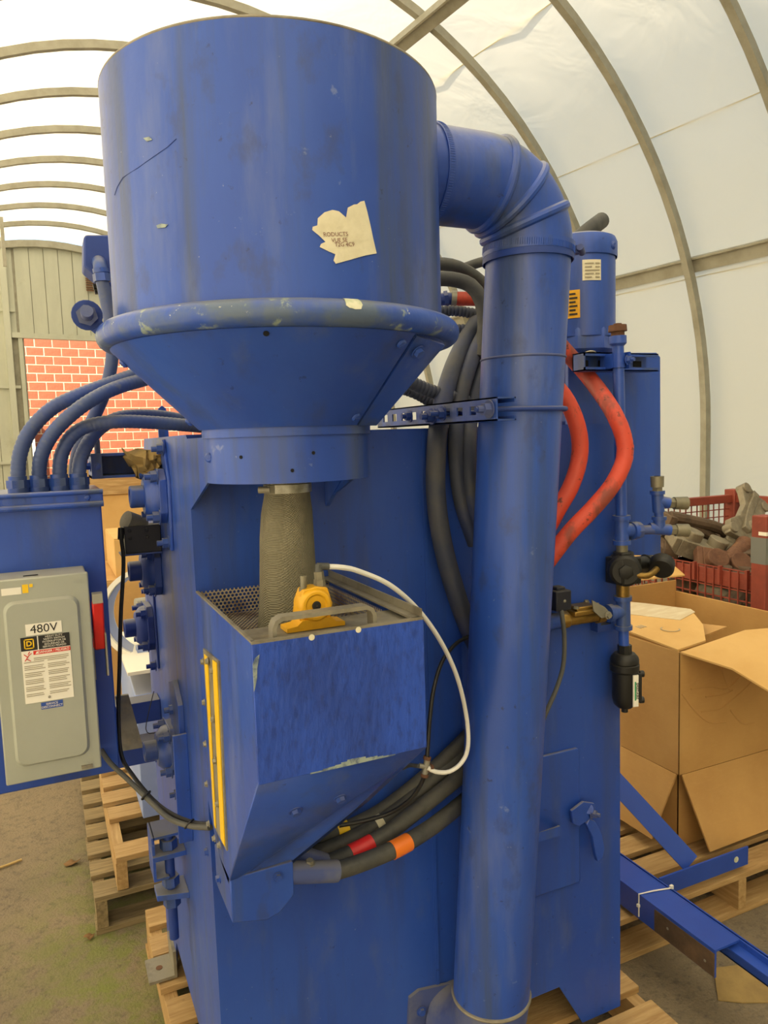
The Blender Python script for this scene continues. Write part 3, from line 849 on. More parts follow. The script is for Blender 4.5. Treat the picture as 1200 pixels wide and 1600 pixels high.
def drum_patch(outl, r, name, mat, parent, th=.0006):
    """flat outline in (angle, z) laid on the drum"""
    bm = bmesh.new()
    pts = [(math.atan2(p[1] - HC[1], p[0] - HC[0]), p[2]) for p in outl]
    fc = bm.faces.new([bm.verts.new((a * r, z, 0)) for a, z in pts])
    bmesh.ops.triangulate(bm, faces=[fc])
    for _ in range(2):
        bmesh.ops.subdivide_edges(bm, edges=bm.edges[:], cuts=1, use_grid_fill=True)
    inv = WORLD[parent.name].inverted()
    for v in bm.verts:
        a, z = v.co.x / r, v.co.y
        rr = r + th
        v.co = inv @ Vector((HC[0] + rr * math.cos(a), HC[1] + rr * math.sin(a), z))
    bmesh.ops.recalc_face_normals(bm, faces=bm.faces)
    me = bpy.data.meshes.new(name); bm.to_mesh(me); bm.free()
    me.materials.append(MATS[mat])
    o = bpy.data.objects.new(name, me); COL.objects.link(o); o.parent = parent
    WORLD[o.name] = WORLD[parent.name].copy()
    so_ = o.modifiers.new('thickness', 'SOLIDIFY'); so_.thickness = .0006; so_.offset = 0
    return o
st = drum_patch(stk, .2604, 'sticker', 'cream_paper', hop)
st['label'] = 'torn white paper sticker'
for txt, px, in (('RODUCTS', (0.369, 0.933, 1.866)), ('VUE SE', (0.374, 0.933, 1.859)), ('T2G 4C9', (0.381, 0.933, 1.854))):
    p = Vector(px); d = Vector((p.x - HC[0], p.y - HC[1], 0)).normalized(); p += d * .0022
    r_ = Vector((-d.y, d.x, 0)); r_ = r_ if r_.x > 0 else -r_
    text(st, txt, .0075, 'ink_brown', p, r_ + Vector((0, 0, .10)), (0, 0, 1))
b = MB(); b.tube([(0.119, 1.135, 1.951), (0.122, 1.123, 1.959), (0.128, 1.104, 1.966), (0.144, 1.069, 1.969), (0.161, 1.041, 1.976), (0.176, 1.022, 1.983), (0.186, 1.012, 1.991)], .0004, seg=6, smooth=False)
b.build('scratch', 'blue_dark', hop)
drum_patch([(0.160, 1.044, 1.889), (0.165, 1.037, 1.890), (0.172, 1.027, 1.887), (0.169, 1.031, 1.884), (0.161, 1.042, 1.885)], .2602, 'paint_scuff', 'chip_worn', hop)
drum_patch([(0.152, 1.056, 2.003), (0.158, 1.046, 2.002), (0.161, 1.042, 1.997), (0.155, 1.050, 1.997)], .2602, 'paint_scuff', 'chip_worn', hop)
# bare patch on the ring
p = Vector((0.381, 0.933, 1.773)); d = Vector((p.x - HC[0], p.y - HC[1], 0)).normalized()
b = MB(); bm_pts = []
cs = [Vector((HC[0], HC[1], 1.7645)) + d * .27]
vs = []; NA, NB = 7, 5
for i in range(NA):
    ta = math.atan2(d.y, d.x) + (i - 3) * .0135
    for j in range(NB):
        tb = .15 + j * .28 + random.uniform(-.05, .05) + (.25 if i in (0, 6) and j == 0 else 0)
        R_ = .270 + .0186 * math.cos(tb)
        vs.append(Vector((HC[0] + R_ * math.cos(ta + random.uniform(-.003, .003)), HC[1] + R_ * math.sin(ta), 1.7645 + .0186 * math.sin(tb))))
b.add(vs, [(i * NB + j, (i + 1) * NB + j, (i + 1) * NB + j + 1, i * NB + j + 1) for i in range(NA - 1) for j in range(NB - 1)])
b.build('paint_chip', 'chip_green', ring)

# ------------------------------------------------------------------ woven discharge sleeve
slv = thing('discharge_sleeve', 'grey woven sleeve hose hanging from hopper into the bin', 'hose', (.366, 1.195, 1.28))
b = MB(); prof_ = [(1.556, .036), (1.535, .037), (1.51, .0385), (1.48, .043), (1.44, .0455), (1.40, .0465), (1.36, .0485), (1.32, .0505), (1.285, .052)]
b2 = []
vs = []; K = 36
for z, r in prof_:
    fx = .370 - (1.556 - z) * .035
    for q in range(K):
        t = 2 * math.pi * q / K
        wob = 1 + .025 * math.sin(3 * t + z * 30)
        vs.append((fx + r * wob * math.cos(t), 1.195 + r * wob * math.sin(t), z))
b.add(vs, [(i * K + q, i * K + (q + 1) % K, (i + 1) * K + (q + 1) % K, (i + 1) * K + q) for i in range(len(prof_) - 1) for q in range(K)])
b.build('sleeve', 'woven', slv)
b = MB(); b.lathe((.370, 1.195, 1.522), [(.0385, -.007), (.0402, -.007), (.0402, .007), (.0385, .007)], 40, closed=True); hc = b.build('hose_clamp', 'bolt_steel', slv)
b = MB(); q = Vector((0.308, 1.116, 1.526)); b.cyl(q + Vector((-.007, .006, 0)), q + Vector((.009, -.003, 0)), .0055, seg=12); b.box(q + Vector((.010, 0, 0)), (.012, .008, .013)); b.build('clamp_screw', 'steel_dirty', hc)

# ------------------------------------------------------------------ media bin
BX1, BY, BZ = .503, .975, 1.328
bin_ = thing('media_bin', 'blue steel hopper bin with bar handle and perforated top screen', 'bin', (.37, 1.17, .79))
sidep = [(YF - .001, BZ), (BY, BZ), (BY, 1.128), (1.216, .846), (1.300, .862), (YF - .001, .93)]
b = MB(); b.prism(sidep, XL, XL + .004, 'x'); ls = b.build('left_wall', 'blue_worn', bin_)
b = MB(); b.prism([(YF - .001, BZ), (BY, BZ), (BY, 1.128), (1.216, .93), (YF - .001, .93)], BX1 - .004, BX1, 'x'); b.build('right_wall', 'blue', bin_)
b = MB(); b.bb(XL, BX1, BY - .004, BY, 1.128, BZ); fr = b.build('front_wall', 'blue_brush', bin_, bevel=.001)
# sloped underside narrowing to the boot
b = MB()
b.add([(XL, BY - .003, 1.128), (BX1, BY - .003, 1.128), (BX1, 1.216, .93), (.352, 1.222, .846), (XL, 1.216, .846)], [(0, 1, 2, 3, 4)])
b.add([(BX1, 1.216, .93), (BX1, 1.36, .93), (.352, 1.36, .846), (.352, 1.222, .846)], [(0, 1, 2, 3)])
ub = b.build('sloped_bottom', 'blue', bin_)
so_ = ub.modifiers.new('thickness', 'SOLIDIFY'); so_.thickness = .004; so_.offset = -1
for q in ((0.315, 1.060, 1.037), (0.387, 1.050, 1.042)):
    q = Vector(q); bolt(ub, (q.x, BY + (1.128 - q.z) * .854 - .002, q.z), (0, -.76, -.65), 1.3, 'head')
# boot
b = MB(); b.prism([(XL, .862), (.352, .862), (.352, .80), (.325, .775), (.30, .768), (XL, .782)], 1.205, 1.33, 'y')
bt = b.build('boot', 'blue_worn', bin_, bevel=.002)
bolt(bt, (0.323, 1.204, 0.842), (0, -1, 0), 1.1, 'head')
for q in ((0.240, 1.409, 0.806), (0.240, 1.298, 0.812)):
    bolt(bt, (XL, q[1], q[2]), (-1, 0, 0), 1.1, 'head')
# top shelf, screens, rim angle
b = MB(); b.bb(XL + .004, BX1 - .004, BY, 1.075, 1.318, 1.322); b.build('top_shelf', 'steel_dirty', bin_)
b = MB(); b.bb(XL + .004, BX1 - .004, 1.075, YF - .004, 1.283, 1.2835); b.build('screen', 'perf_xy', bin_, ang=80)
b = MB(); b.bb(XL + .004, BX1 - .004, YF - .006, YF - .0055, 1.284, BZ + .002); b.build('screen', 'perf_xz', bin_, ang=80)
b = MB(); b.bb(BX1 - .022, BX1 - .0215, 1.075, YF - .006, 1.284, BZ - .004); b.build('screen', 'perf_yz', bin_, ang=80)
b = MB(); b.bb(XL + .004, BX1 - .004, 1.075, 1.077, 1.2, 1.318); b.bb(XL + .004, BX1 - .004, 1.08, YF - .004, 1.2, 1.202); b.build('shade_lining', 'dark_void', bin_)  # near-black sheets under the screens, bin's inner shade put into their colour
b = MB(); b.bb(BX1 - .018, BX1, BY, YF, BZ, BZ + .003); b.bb(BX1 - .003, BX1, BY, YF, BZ, BZ + .015); b.build('rim_angle', 'steel_dirty', bin_)
b = MB(); b.bb(XL, BX1, BY - .004, BY + .003, BZ - .001, BZ + .003); b.bb(XL, XL + .005, BY, YF, BZ - .001, BZ + .003); b.build('rim_edge', 'steel_dirty', bin_)
for q in ((0.326, 0.971, 1.325), (0.397, 0.971, 1.326)):
    bolt(fr, q, (0, -1, 0), .9, 'rivet', 'cream_paper')
# chipped paint along the lower edge and the corner
random.seed(4)
b = MB()
for i in range(14):
    x = .315 + i * .0095; hgt = .001 + .005 * math.sin(i * .24) ** 2 + random.uniform(0, .003)
    b.bb(x, x + .0098, BY - .0052, BY - .0039, 1.1278, 1.1278 + hgt)
b.build('paint_chip', 'chip_worn', fr)
b = MB(); b.prism([(XL, 1.300), (XL + .004, 1.308), (XL + .010, 1.312), (XL + .008, 1.302), (XL + .006, 1.294), (XL + .005, 1.280), (XL + .002, 1.268), (XL, 1.262)], BY - .0052, BY - .0039, 'y')
b.build('paint_chip', 'chip_worn', fr)
# handle
b = MB()
h0, h1 = .276, .428
yy = .992
P_ = [(h0, yy, 1.322), (h0, yy, 1.342), (h0 + .004, yy, 1.350), (h0 + .012, yy, 1.354), (h1 - .012, yy, 1.354), (h1 - .004, yy, 1.350), (h1, yy, 1.342), (h1, yy, 1.322)]
n = len(P_); vs = []
for i, p in enumerate(P_):
    p = Vector(p); tg = (Vector(P_[min(i + 1, n - 1)]) - Vector(P_[max(i - 1, 0)])).normalized(); nn = tg.cross(Vector((0, 1, 0)))
    for dy, dn in ((-.011, .003), (.011, .003), (.011, -.003), (-.011, -.003)):
        vs.append(p + Vector((0, dy, 0)) + nn * dn)
b.add(vs, [(i * 4 + q, i * 4 + (q + 1) % 4, i * 4 + 4 + (q + 1) % 4, i * 4 + 4 + q) for i in range(n - 1) for q in range(4)] + [(3, 2, 1, 0), tuple(range(n * 4 - 4, n * 4))])
b.build('handle', 'steel_dirty', bin_)
# level window strip down the left edge
b = MB()
gq = [(0.237, 1.315, 1.237), (0.237, 1.185, 1.248), (0.237, 1.205, 0.913), (0.237, 1.309, 0.908)]
b.plate(gq, .003, (-1, 0, 0)); gs = b.build('level_window', 'steel_dirty', bin_, label='level window with yellow strips')
for q4 in (((0.235, 1.297, 1.231), (0.235, 1.269, 1.233), (0.235, 1.283, 0.916), (0.236, 1.300, 0.915)), ((0.235, 1.225, 1.240), (0.235, 1.194, 1.243), (0.235, 1.211, 0.919), (0.235, 1.241, 0.918))):
    b = MB(); b.plate(q4, .0015, (-1, 0, 0)); b.build('strip', 'yellow_bright', gs)
for q in ((0.235, 1.308, 1.215), (0.235, 1.265, 1.227), (0.235, 1.230, 1.220), (0.235, 1.318, 1.137), (0.235, 1.243, 1.131), (0.235, 1.330, 1.055), (0.235, 1.248, 1.055), (0.235, 1.341, 0.974), (0.235, 1.247, 0.978), (0.236, 1.344, 0.896), (0.235, 1.250, 0.901), (0.235, 1.295, 0.891)):
    bolt(gs, (.2352, q[1], q[2]), (-1, 0, 0), .8, 'head', 'galv')

# ------------------------------------------------------------------ pneumatic vibrator and its air tube
vb = thing('pneumatic_vibrator', 'yellow round pneumatic vibrator bolted on top of the bin', 'vibrator', (.36, 1.035, 1.322))
vc = Vector((0.351, 1.035, 1.358)); vx = vc.x - .368
b = MB(); b.lathe(vc + Vector((0, .017, 0)), [(.0005, -.002), (.022, -.002), (.0255, .004), (.0255, .030), (.022, .036), (.016, .036), (.016, .033), (.0005, .033)], 28, d=(0, -1, 0)); 
b.prism([(vc.x + p, vc.z + q) for p, q in ((-.027, -.012), (-.023, .010), (-.017, .024), (.002, .027), (.020, .024), (.027, .0), (.022, -.025), (-.022, -.025))], 1.022, 1.05, 'y')
bd = b.build('vibrator_body', 'yellow', vb, bevel=.0015)
b = MB(); b.prism([(vc.x + p, q) for p, q in ((-.046, 1.323), (.044, 1.323), (.044, 1.329), (.03, 1.331), (.022, 1.338), (-.022, 1.338), (-.03, 1.331), (-.046, 1.329))], 1.018, 1.052, 'y'); b.build('foot', 'yellow', vb)
b = MB(); b.lathe(vc + Vector((0, -.018, 0)), [(.0005, .002), (.006, .002), (.007, 0)], 20, d=(0, -1, 0)); b.build('badge', 'ink', bd)
b = MB(); b.cyl((0.338, 1.036, 1.370), (0.339, 1.036, 1.401), .005, seg=12); b.cyl((0.339, 1.036, 1.372), (0.339, 1.036, 1.383), .0075, seg=6); b.build('bleed_port', 'brass_old', vb)
b = MB(); b.cyl((0.363, 1.036, 1.369), (0.364, 1.036, 1.393), .009, seg=6); b.cyl((0.364, 1.036, 1.392), (0.363, 1.036, 1.405), .0075, seg=6)
b.build('air_fitting', 'brass_old', vb)
b = MB(); b.cyl((0.363, 1.036, 1.402), (0.364, 1.036, 1.416), .0055, seg=12); b.cyl((0.361, 1.036, 1.413), (0.379, 1.036, 1.411), .0055, seg=12); b.build('elbow_fitting', 'cable_grey', vb)

b = MB(); b.tube([(0.375, 1.036, 1.411), (0.400, 1.040, 1.407), (0.433, 1.050, 1.396), (0.496, 1.070, 1.363), (0.562, 1.100, 1.306), (0.620, 1.130, 1.235), (0.668, 1.160, 1.154), (0.703, 1.190, 1.064), (0.711, 1.200, 1.001), (0.700, 1.205, 0.969), (0.674, 1.210, 0.953), (0.646, 1.215, 0.957), (0.632, 1.220, 0.966)], .0042, seg=10)
wt = solo(b, 'air_tube', 'white_tube', 'thin white plastic air tube looping from the yellow vibrator', 'tube')
b = MB()
t0 = (0.630, 1.225, 0.966)
b.cyl((0.635, 1.225, 0.983), (0.627, 1.225, 0.949), .0065, seg=12); b.cyl((0.629, 1.225, 0.968), (0.638, 1.222, 0.963), .006, seg=12); b.cyl((0.629, 1.225, 0.967), (0.618, 1.228, 0.970), .005, seg=12)
tee = tag(recenter(b.build('tee_fitting', 'galv')), 'small white push-in tee fitting at the end of the air tube', 'fitting')
WORLD[tee.name] = Matrix.Translation(tee.location)
for a, c in (((0.635, 1.225, 0.986), (0.633, 1.225, 0.980)), ((0.628, 1.225, 0.953), (0.627, 1.225, 0.947)), ((0.636, 1.222, 0.965), (0.641, 1.222, 0.961))):
    b = MB(); b.cyl(a, c, .0078, seg=12); b.build('release_ring', 'rust', tee)
b = MB(); b.tube([(0.634, 1.225, 0.985), (0.649, 1.240, 1.044), (0.670, 1.260, 1.099), (0.707, 1.290, 1.143), (0.749, 1.310, 1.168), (0.786, 1.320, 1.177), (0.840, 1.330, 1.182)], .0042, seg=10)
solo(b, 'air_tube', 'cable', 'thin black air tube curving up from the tee behind the duct', 'tube')
b = MB(); b.tube([(0.627, 1.225, 0.948), (0.620, 1.235, 0.923), (0.606, 1.250, 0.894), (0.577, 1.280, 0.861), (0.530, 1.300, 0.847), (0.480, 1.310, 0.845)], .0042, seg=10)
solo(b, 'air_tube', 'cable', 'thin black air tube running down from the tee over the hoses', 'tube')
b = MB(); b.tube([(0.618, 1.228, 0.969), (0.613, 1.260, 0.959), (0.618, 1.300, 0.936)], .004, seg=10)
solo(b, 'air_tube', 'cable_grey', 'short grey air tube stub going behind the bin from the tee', 'tube')

# ------------------------------------------------------------------ blast hoses leaving the boot
def hose(name, pts, r, mat, label, tapes=(), nip=None, ribs=None, grp=None, cat='hose'):
    t = thing(name, label, cat, pts[0], 0, grp)
    b = MB(); b.tube(pts, r, seg=16, ribs=ribs); b.build('hose_body', mat, t)
    for tm, a, c in tapes:
        P = path(pts, .004); L = [0]
        for i in range(1, len(P)): L.append(L[-1] + (P[i] - P[i - 1]).length)
        seg_ = [p for p, q in zip(P, L) if a <= q / L[-1] <= c]
        b = MB(); b.tube(seg_, r * 1.07, seg=18, smooth=False); b.build('tape_band', tm, t)
    if nip:
        b = MB(); b.cyl(nip[0], nip[1], nip[2], seg=20); nm = b.build('pipe_nipple', 'blue_grey', t)
        mid = Vector(nip[0]).lerp(Vector(nip[1]), .45)
        bolt(nm, mid + Vector((0, -.002, nip[2] * .9)), (0, -.2, 1), 1.2, 'head', 'galv')
    return t
hose('blast_hose', [(0.432, 1.225, 0.809), (0.484, 1.225, 0.810), (0.568, 1.235, 0.813), (0.652, 1.260, 0.818), (0.728, 1.290, 0.826), (0.808, 1.330, 0.831)], .0165, 'rubber', 'black blast hose with an orange tape band, lowest of the bin hoses',
     [('orange_tape', .305, .42)], nip=((.345, 1.225, .832), (0.441, 1.225, 0.808), .0195))
hose('blast_hose', [(0.423, 1.270, 0.800), (0.482, 1.270, 0.805), (0.562, 1.280, 0.818), (0.639, 1.290, 0.844), (0.725, 1.310, 0.869), (0.807, 1.340, 0.885)], .0165, 'rubber', 'black blast hose with a red tape band, second lowest of the bin hoses',
     [('red_tape', .15, .28)], nip=((.36, 1.27, .845), (0.436, 1.270, 0.800), .018))
hose('blast_hose', [(0.428, 1.320, 0.794), (0.495, 1.320, 0.803), (0.568, 1.325, 0.818), (0.645, 1.330, 0.849), (0.727, 1.340, 0.889), (0.814, 1.350, 0.931)], .016, 'rubber', 'plain black blast hose with a pale tag, behind the red-banded one',
     [('cream_paper', .33, .38)])
hose('blast_hose', [(0.424, 1.345, 0.816), (0.492, 1.345, 0.814), (0.578, 1.345, 0.831), (0.668, 1.345, 0.872), (0.747, 1.345, 0.918), (0.812, 1.345, 0.962)], .015, 'rubber', 'black blast hose with a yellow tape band, uppermost of the bin hoses',
     [('yellow_bright', .14, .21)])

# ------------------------------------------------------------------ exhaust duct
DT, DB = Vector((.861, 1.191, 1.946)), Vector((.781, 1.245, .43))
dax = (DB - DT).normalized()
duct = thing('exhaust_duct', 'tall round blue duct pipe with ribbed elbow joining the hopper', 'duct', (.78, 1.245, .26))
b = MB(); b.cyl(DT + dax * -.005, DB, .0795, seg=64, caps=False)
pipe = b.build('pipe', 'blue_worn', duct)
bc = Vector((.751, 1.191, 1.946)); BR = .11
def elb(ph):
    return bc + Vector((math.sin(ph), 0, math.cos(ph))) * BR
pe = [Vector((.60, 1.191, 2.056)), Vector((.66, 1.191, 2.056)), Vector((.71, 1.191, 2.056))] + [elb(math.radians(a)) for a in range(0, 91, 6)] + [DT + dax * .02]
b = MB(); b.tube(pe, .0815, seg=56, smooth=False, caps=False)
el = b.build('elbow', 'blue_worn', duct, ang=60)
for a, rr in ((14, .009), (40, .009), (66, .009)):
    ph = math.radians(a)
    b = MB(); b.torus(elb(ph), .0795, rr, d=(math.cos(ph), 0, -math.sin(ph)), seg=56, ms=10); b.build('bead', 'blue_worn', el)
b = MB(); b.tube([bc + Vector((math.sin(p), 0, math.cos(p))) * (BR + .083) for p in [math.radians(a) for a in range(30, 86, 6)]], .004, seg=8); b.build('seam', 'blue_dark', el)
def band(c, r, hgt, d, name, mat, par, ticks=0):
    b = MB(); b.lathe(c, [(r, -hgt / 2), (r + .002, -hgt / 2), (r + .002, hgt / 2), (r, hgt / 2)], 56, d=d, closed=True)
    if ticks:
        dd = Vector(d).normalized(); a = dd.orthogonal().normalized(); e = dd.cross(a)
        for i in range(ticks):
            t = 2 * math.pi * i / ticks
            q = Vector(c) + (a * math.cos(t) + e * math.sin(t)) * (r + .002)
            b.cyl(q - dd * hgt * .32, q + dd * hgt * .32, .0007, seg=4)
    return b.build(name, mat, par)
c1 = band((.652, 1.191, 2.056), .0825, .013, (1, 0, 0), 'hose_clamp', 'blue_worn', duct, 130)
b = MB(); q = Vector((0.711, 1.239, 2.157)); b.cyl(q + Vector((0, .012, 0)), q + Vector((0, -.014, -.002)), .006, seg=12); b.box(q + Vector((0, 0, -.007)), (.012, .02, .008)); b.build('clamp_screw', 'blue_grey', c1)
c2 = band(DT + dax * .006, .0835, .018, dax, 'hose_clamp', 'blue_worn', duct, 130)
b = MB(); q = Vector((0.963, 1.167, 1.946)); b.cyl(q + Vector((-.008, -.010, .002)), q + Vector((.010, .006, -.004)), .0065, seg=12); b.box(q + Vector((-.004, .006, 0)), (.014, .016, .014)); b.build('clamp_screw', 'blue_grey', c2)
band(DT + dax * .021, .083, .012, dax, 'elbow_lip', 'blue_dark', duct)
b = MB(); b.torus(DT + dax * .205, .0797, .0022, d=dax, seg=56, ms=8); b.build('weld_seam', 'blue_grey', pipe)
b = MB(); b.torus(DB, .0797, .004, d=dax, seg=56, ms=8); b.build('weld_seam', 'steel_dirty', pipe)
b = MB(); b.tube([DB + dax * -.01, DB + dax * .03, DB + dax * .08 + Vector((0, .02, 0)), DB + dax * .12 + Vector((-.01, .07, 0)), DB + dax * .13 + Vector((-.02, .118, 0))], .078, seg=40, caps=False, step=.02); b.build('base_elbow', 'blue_grey', duct)
for q in (((0.883, 1.186, 1.084)), ((0.878, 1.185, 1.049))):
    pass
for z, t in ((1.112, 2.35), (1.088, 2.43), (1.068, 2.38)):
    k = (1.946 - z) / (1.946 - .43); c = DT.lerp(DB, k); a = math.radians(-20 + (t - 2.3) * 60)
    q = c + Vector((math.cos(a), math.sin(a), 0)) * .0797
    b = MB(); b.box(q, (.0012, .006, .012), Matrix.Rotation(a, 4, 'Z') @ Matrix.Rotation(.5, 4, 'X')); b.build('paint_chip', 'white_paint', pipe)

# strut channel and U-bolt that hold the duct
SX = .722
strut = thing('strut_channel', 'slotted blue strut channel with U-bolt gripping the duct', 'bracket', (SX + .02, 1.45, 1.617))
b = MB()
zc, sy0, sy1 = 1.644, 1.098, 1.60
slots = [1.128 + i * .0475 for i in range(10)]
def web(y0, y1, z0, z1): b.bb(SX, SX + .003, y0, y1, z0, z1)
web(sy0, sy1, zc + .008, zc + .0205); web(sy0, sy1, zc - .0205, zc - .008)
prev = sy0
for s_ in slots:
    web(prev, s_ - .011, zc - .008, zc + .008); prev = s_ + .011
web(prev, sy1, zc - .008, zc + .008)
for sg in (-1, 1):
    b.bb(SX, SX + .041, sy0, sy1, zc + sg * .0205, zc + sg * .0178); b.bb(SX + .038, SX + .041, sy0, sy1, zc + sg * .0205, zc + sg * .012)
b.build('channel', 'blue_worn', strut)
k = (1.946 - zc) / (1.946 - .43); uc = DT.lerp(DB, k)
b = MB()
U = [(SX - .03, uc.y - .084, zc), (SX + .03, uc.y - .085, zc)] + [(uc.x + .085 * math.cos(a), uc.y + .085 * math.sin(a), zc) for a in [math.radians(-90 + 12 * i) for i in range(16)]] + [(SX + .03, uc.y + .085, zc), (SX - .03, uc.y + .084, zc)]
b.tube(U, .0048, seg=10, smooth=False); b.build('u_bolt', 'blue_dark', strut)
bolt(strut, (SX, uc.y + .085, zc), (-1, 0, 0), 1.7, mat='blue_dark')
bolt(strut, (SX - .001, uc.y - .084, zc), (-1, 0, 0), 1.9, mat='blue_grey')
bolt(strut, (SX, 1.33, zc - .004), (-1, 0, 0), 2.0, mat='blue_dark')
bolt(strut, (SX, 1.43, zc), (-1, 0, 0), 1.5, mat='blue_dark')

# ------------------------------------------------------------------ motor
mc = Vector((1.252, 1.515, 0))
mot = thing('electric_motor', 'blue upright electric motor with grey nameplate behind the duct', 'motor', (mc.x, mc.y, 1.617))
b = MB(); b.lathe((mc.x, mc.y, 0), [(.083, 1.83), (.083, 2.025), (.0005, 2.025)], 48); mb_ = b.build('motor_body', 'blue', mot)
b = MB(); b.lathe((mc.x, mc.y, 0), [(.087, 2.022), (.088, 2.026), (.088, 2.058), (.083, 2.07), (.070, 2.076), (.0005, 2.077)], 48); ec = b.build('end_cap', 'blue', mot)
bolt(ec, (mc.x + .03, mc.y - .082, 2.042), (.35, -1, 0), 1.6, 'screw')
b = MB(); b.lathe((mc.x, mc.y, 0), [(.0005, 1.79), (.075, 1.79), (.085, 1.80), (.085, 1.845), (.083, 1.85)], 8); b.build('flange', 'blue_worn', mot)
b = MB(); b.bb(1.185, 1.32, 1.46, 1.60, 1.617, 1.80); b.build('mount_column', 'blue_dark', mot, bevel=.01)
def mpatch(ph0, ph1, z0, z1, r, name, mat, par):
    b = MB(); b.lathe((mc.x, mc.y, 0), [(r, z0), (r + .0015, z0), (r + .0015, z1), (r, z1)], 10, a0=math.radians(ph0), a1=math.radians(ph1), closed=True); return b.build(name, mat, par)
np1 = mpatch(-127, -96, 1.958, 2.006, .083, 'nameplate', 'cream_paper', mb_)
for i in range(5):
    mpatch(-123, -112 + (i % 3) * 3, 1.964 + i * .008, 1.9665 + i * .008, .0846, 'print_line', 'ink_faint', np1)
    mpatch(-106, -99, 1.964 + i * .008, 1.9665 + i * .008, .0846, 'print_line', 'ink_faint', np1)
np2 = mpatch(-152, -131, 1.872, 1.938, .083, 'caution_label', 'yellow', mb_)
for i in range(6):
    mpatch(-148, -135 - (i % 2) * 3, 1.879 + i * .0095, 1.883 + i * .0095, .0846, 'print_line', 'ink', np2)
bolt(mot, (mc.x - .035, mc.y - .075, 1.787), (-.2, -.3, -1), 1.7, 'bolt', 'bolt_steel')
b = MB(); b.tube([(1.249, 1.579, 2.056), (1.289, 1.565, 2.092), (1.316, 1.555, 2.114), (1.379, 1.585, 2.149)], .021, seg=18)
solo(b, 'suction_hose', 'rubber', 'stub of thick grey hose poking up behind the duct elbow', 'hose')

# ------------------------------------------------------------------ air pipe assembly at the right
PX = 1.205; PY = 1.33
def pz(a): return a[2]
air = thing('air_pipe', 'blue iron air pipe with tees and quick couplers at right edge', 'pipe', (PX, PY, 1.02))
top, low = Vector((1.203, 1.330, 1.822)), Vector((1.221, 1.330, 1.082))
def onp(z):
    k = (top.z - z) / (top.z - low.z); return top.lerp(low, k)
z1_, z2_ = 1.395, 1.375
b = MB(); b.cyl(onp(1.815), onp(1.40), .0128, seg=20); b.build('vertical_pipe', 'blue', air)
b = MB(); b.cyl(onp(1.812), onp(1.795), .019, seg=20); b.cyl(onp(1.795), onp(1.790), .019, .014, seg=20); b.build('coupling', 'blue_worn', air)
b = MB(); b.cyl(onp(1.836), onp(1.822), .020, .021, seg=14); b.cyl(onp(1.822), onp(1.812), .015, seg=14); b.cyl(onp(1.840), onp(1.835), .009, seg=4); b.build('end_cap', 'rust', air)
def tee_(zc_, h, name='tee'):
    b = MB(); b.cyl(onp(zc_ + h), onp(zc_ - h), .0165, seg=20); b.cyl(onp(zc_ + h), onp(zc_ + h - .010), .0205, seg=20); b.cyl(onp(zc_ - h + .010), onp(zc_ - h), .0205, seg=20)
    return b
t1 = Vector((1.212, 1.330, 1.369))
b = tee_(t1.z, .034); p2 = Vector((1.250, 1.325, 1.365)); b.cyl(onp(t1.z), p2, .0165, seg=20); b.cyl(p2 - Vector((.012, 0, 0)), p2, .021, seg=20); b.build('tee', 'blue_worn', air, ang=50)
p3 = Vector((1.276, 1.320, 1.365)); p4 = Vector((1.310, 1.310, 1.365)); p5 = Vector((1.334, 1.300, 1.362)); p6 = Vector((1.375, 1.285, 1.359))
b = MB(); b.cyl(p2, p2.lerp(p3, .55), .022, .019, seg=8); b.cyl(p2.lerp(p3, .5), p4, .011, seg=16); b.build('union', 'blue_grey', air)
b = MB(); b.cyl(p4 - (p5 - p4) * .9, p5, .0135, seg=16); u1 = Vector((1.310, 1.310, 1.416)); b.cyl(p4, Vector((1.310, 1.310, 1.393)), .0135, seg=16); b.cyl(Vector((1.310, 1.310, 1.387)), Vector((1.310, 1.310, 1.395)), .017, seg=16); b.build('tee', 'blue_worn', air, ang=50)
b = MB(); b.cyl(Vector((1.310, 1.310, 1.389)), Vector((1.308, 1.310, 1.413)), .0105, seg=16); b.cyl(Vector((1.308, 1.310, 1.406)), Vector((1.304, 1.310, 1.454)), .0135, seg=16); b.cyl(Vector((1.306, 1.310, 1.432)), Vector((1.330, 1.300, 1.426)), .0135, seg=16)
b.cyl(Vector((1.304, 1.310, 1.448)), Vector((1.304, 1.310, 1.456)), .017, seg=16); b.build('tee', 'blue_worn', air, ang=50)
def coupler(a, c):
    a, c = Vector(a), Vector(c); b = MB()
    b.cyl(a, a.lerp(c, .3), .0125, seg=6); b.cyl(a.lerp(c, .3), c, .0145, .0155, seg=20)
    o = b.build('quick_coupler', 'brass_old', air)
    b = MB(); d = (c - a).normalized(); b.cyl(c - d * .001, c + d * .0006, .0075, seg=14); b.build('bore', 'dark_void', o)
coupler(p5, p6); coupler((1.328, 1.300, 1.426), (1.371, 1.285, 1.424)); coupler((1.304, 1.310, 1.454), (1.303, 1.310, 1.490))
b = MB(); b.cyl(onp(t1.z - .03), onp(t1.z - .062), .0135, seg=18); b.build('nipple', 'brass_old', air)
t2 = Vector((1.213, 1.330, 1.176))
b = MB(); b.cyl(onp(t2.z + .065), onp(t2.z + .03), .0155, seg=18); b.build('nipple', 'brass', air)
b = tee_(t2.z - .004, .040); b.cyl(onp(t2.z), Vector((1.177, 1.335, 1.175)), .0165, seg=20); b.cyl(Vector((1.189, 1.335, 1.175)), Vector((1.175, 1.335, 1.175)), .0205, seg=20); b.build('tee', 'blue_worn', air, ang=50)
b = MB(); b.cyl(onp(t2.z - .04), onp(t2.z - .088), .012, seg=18); b.build('nipple', 'blue', air)
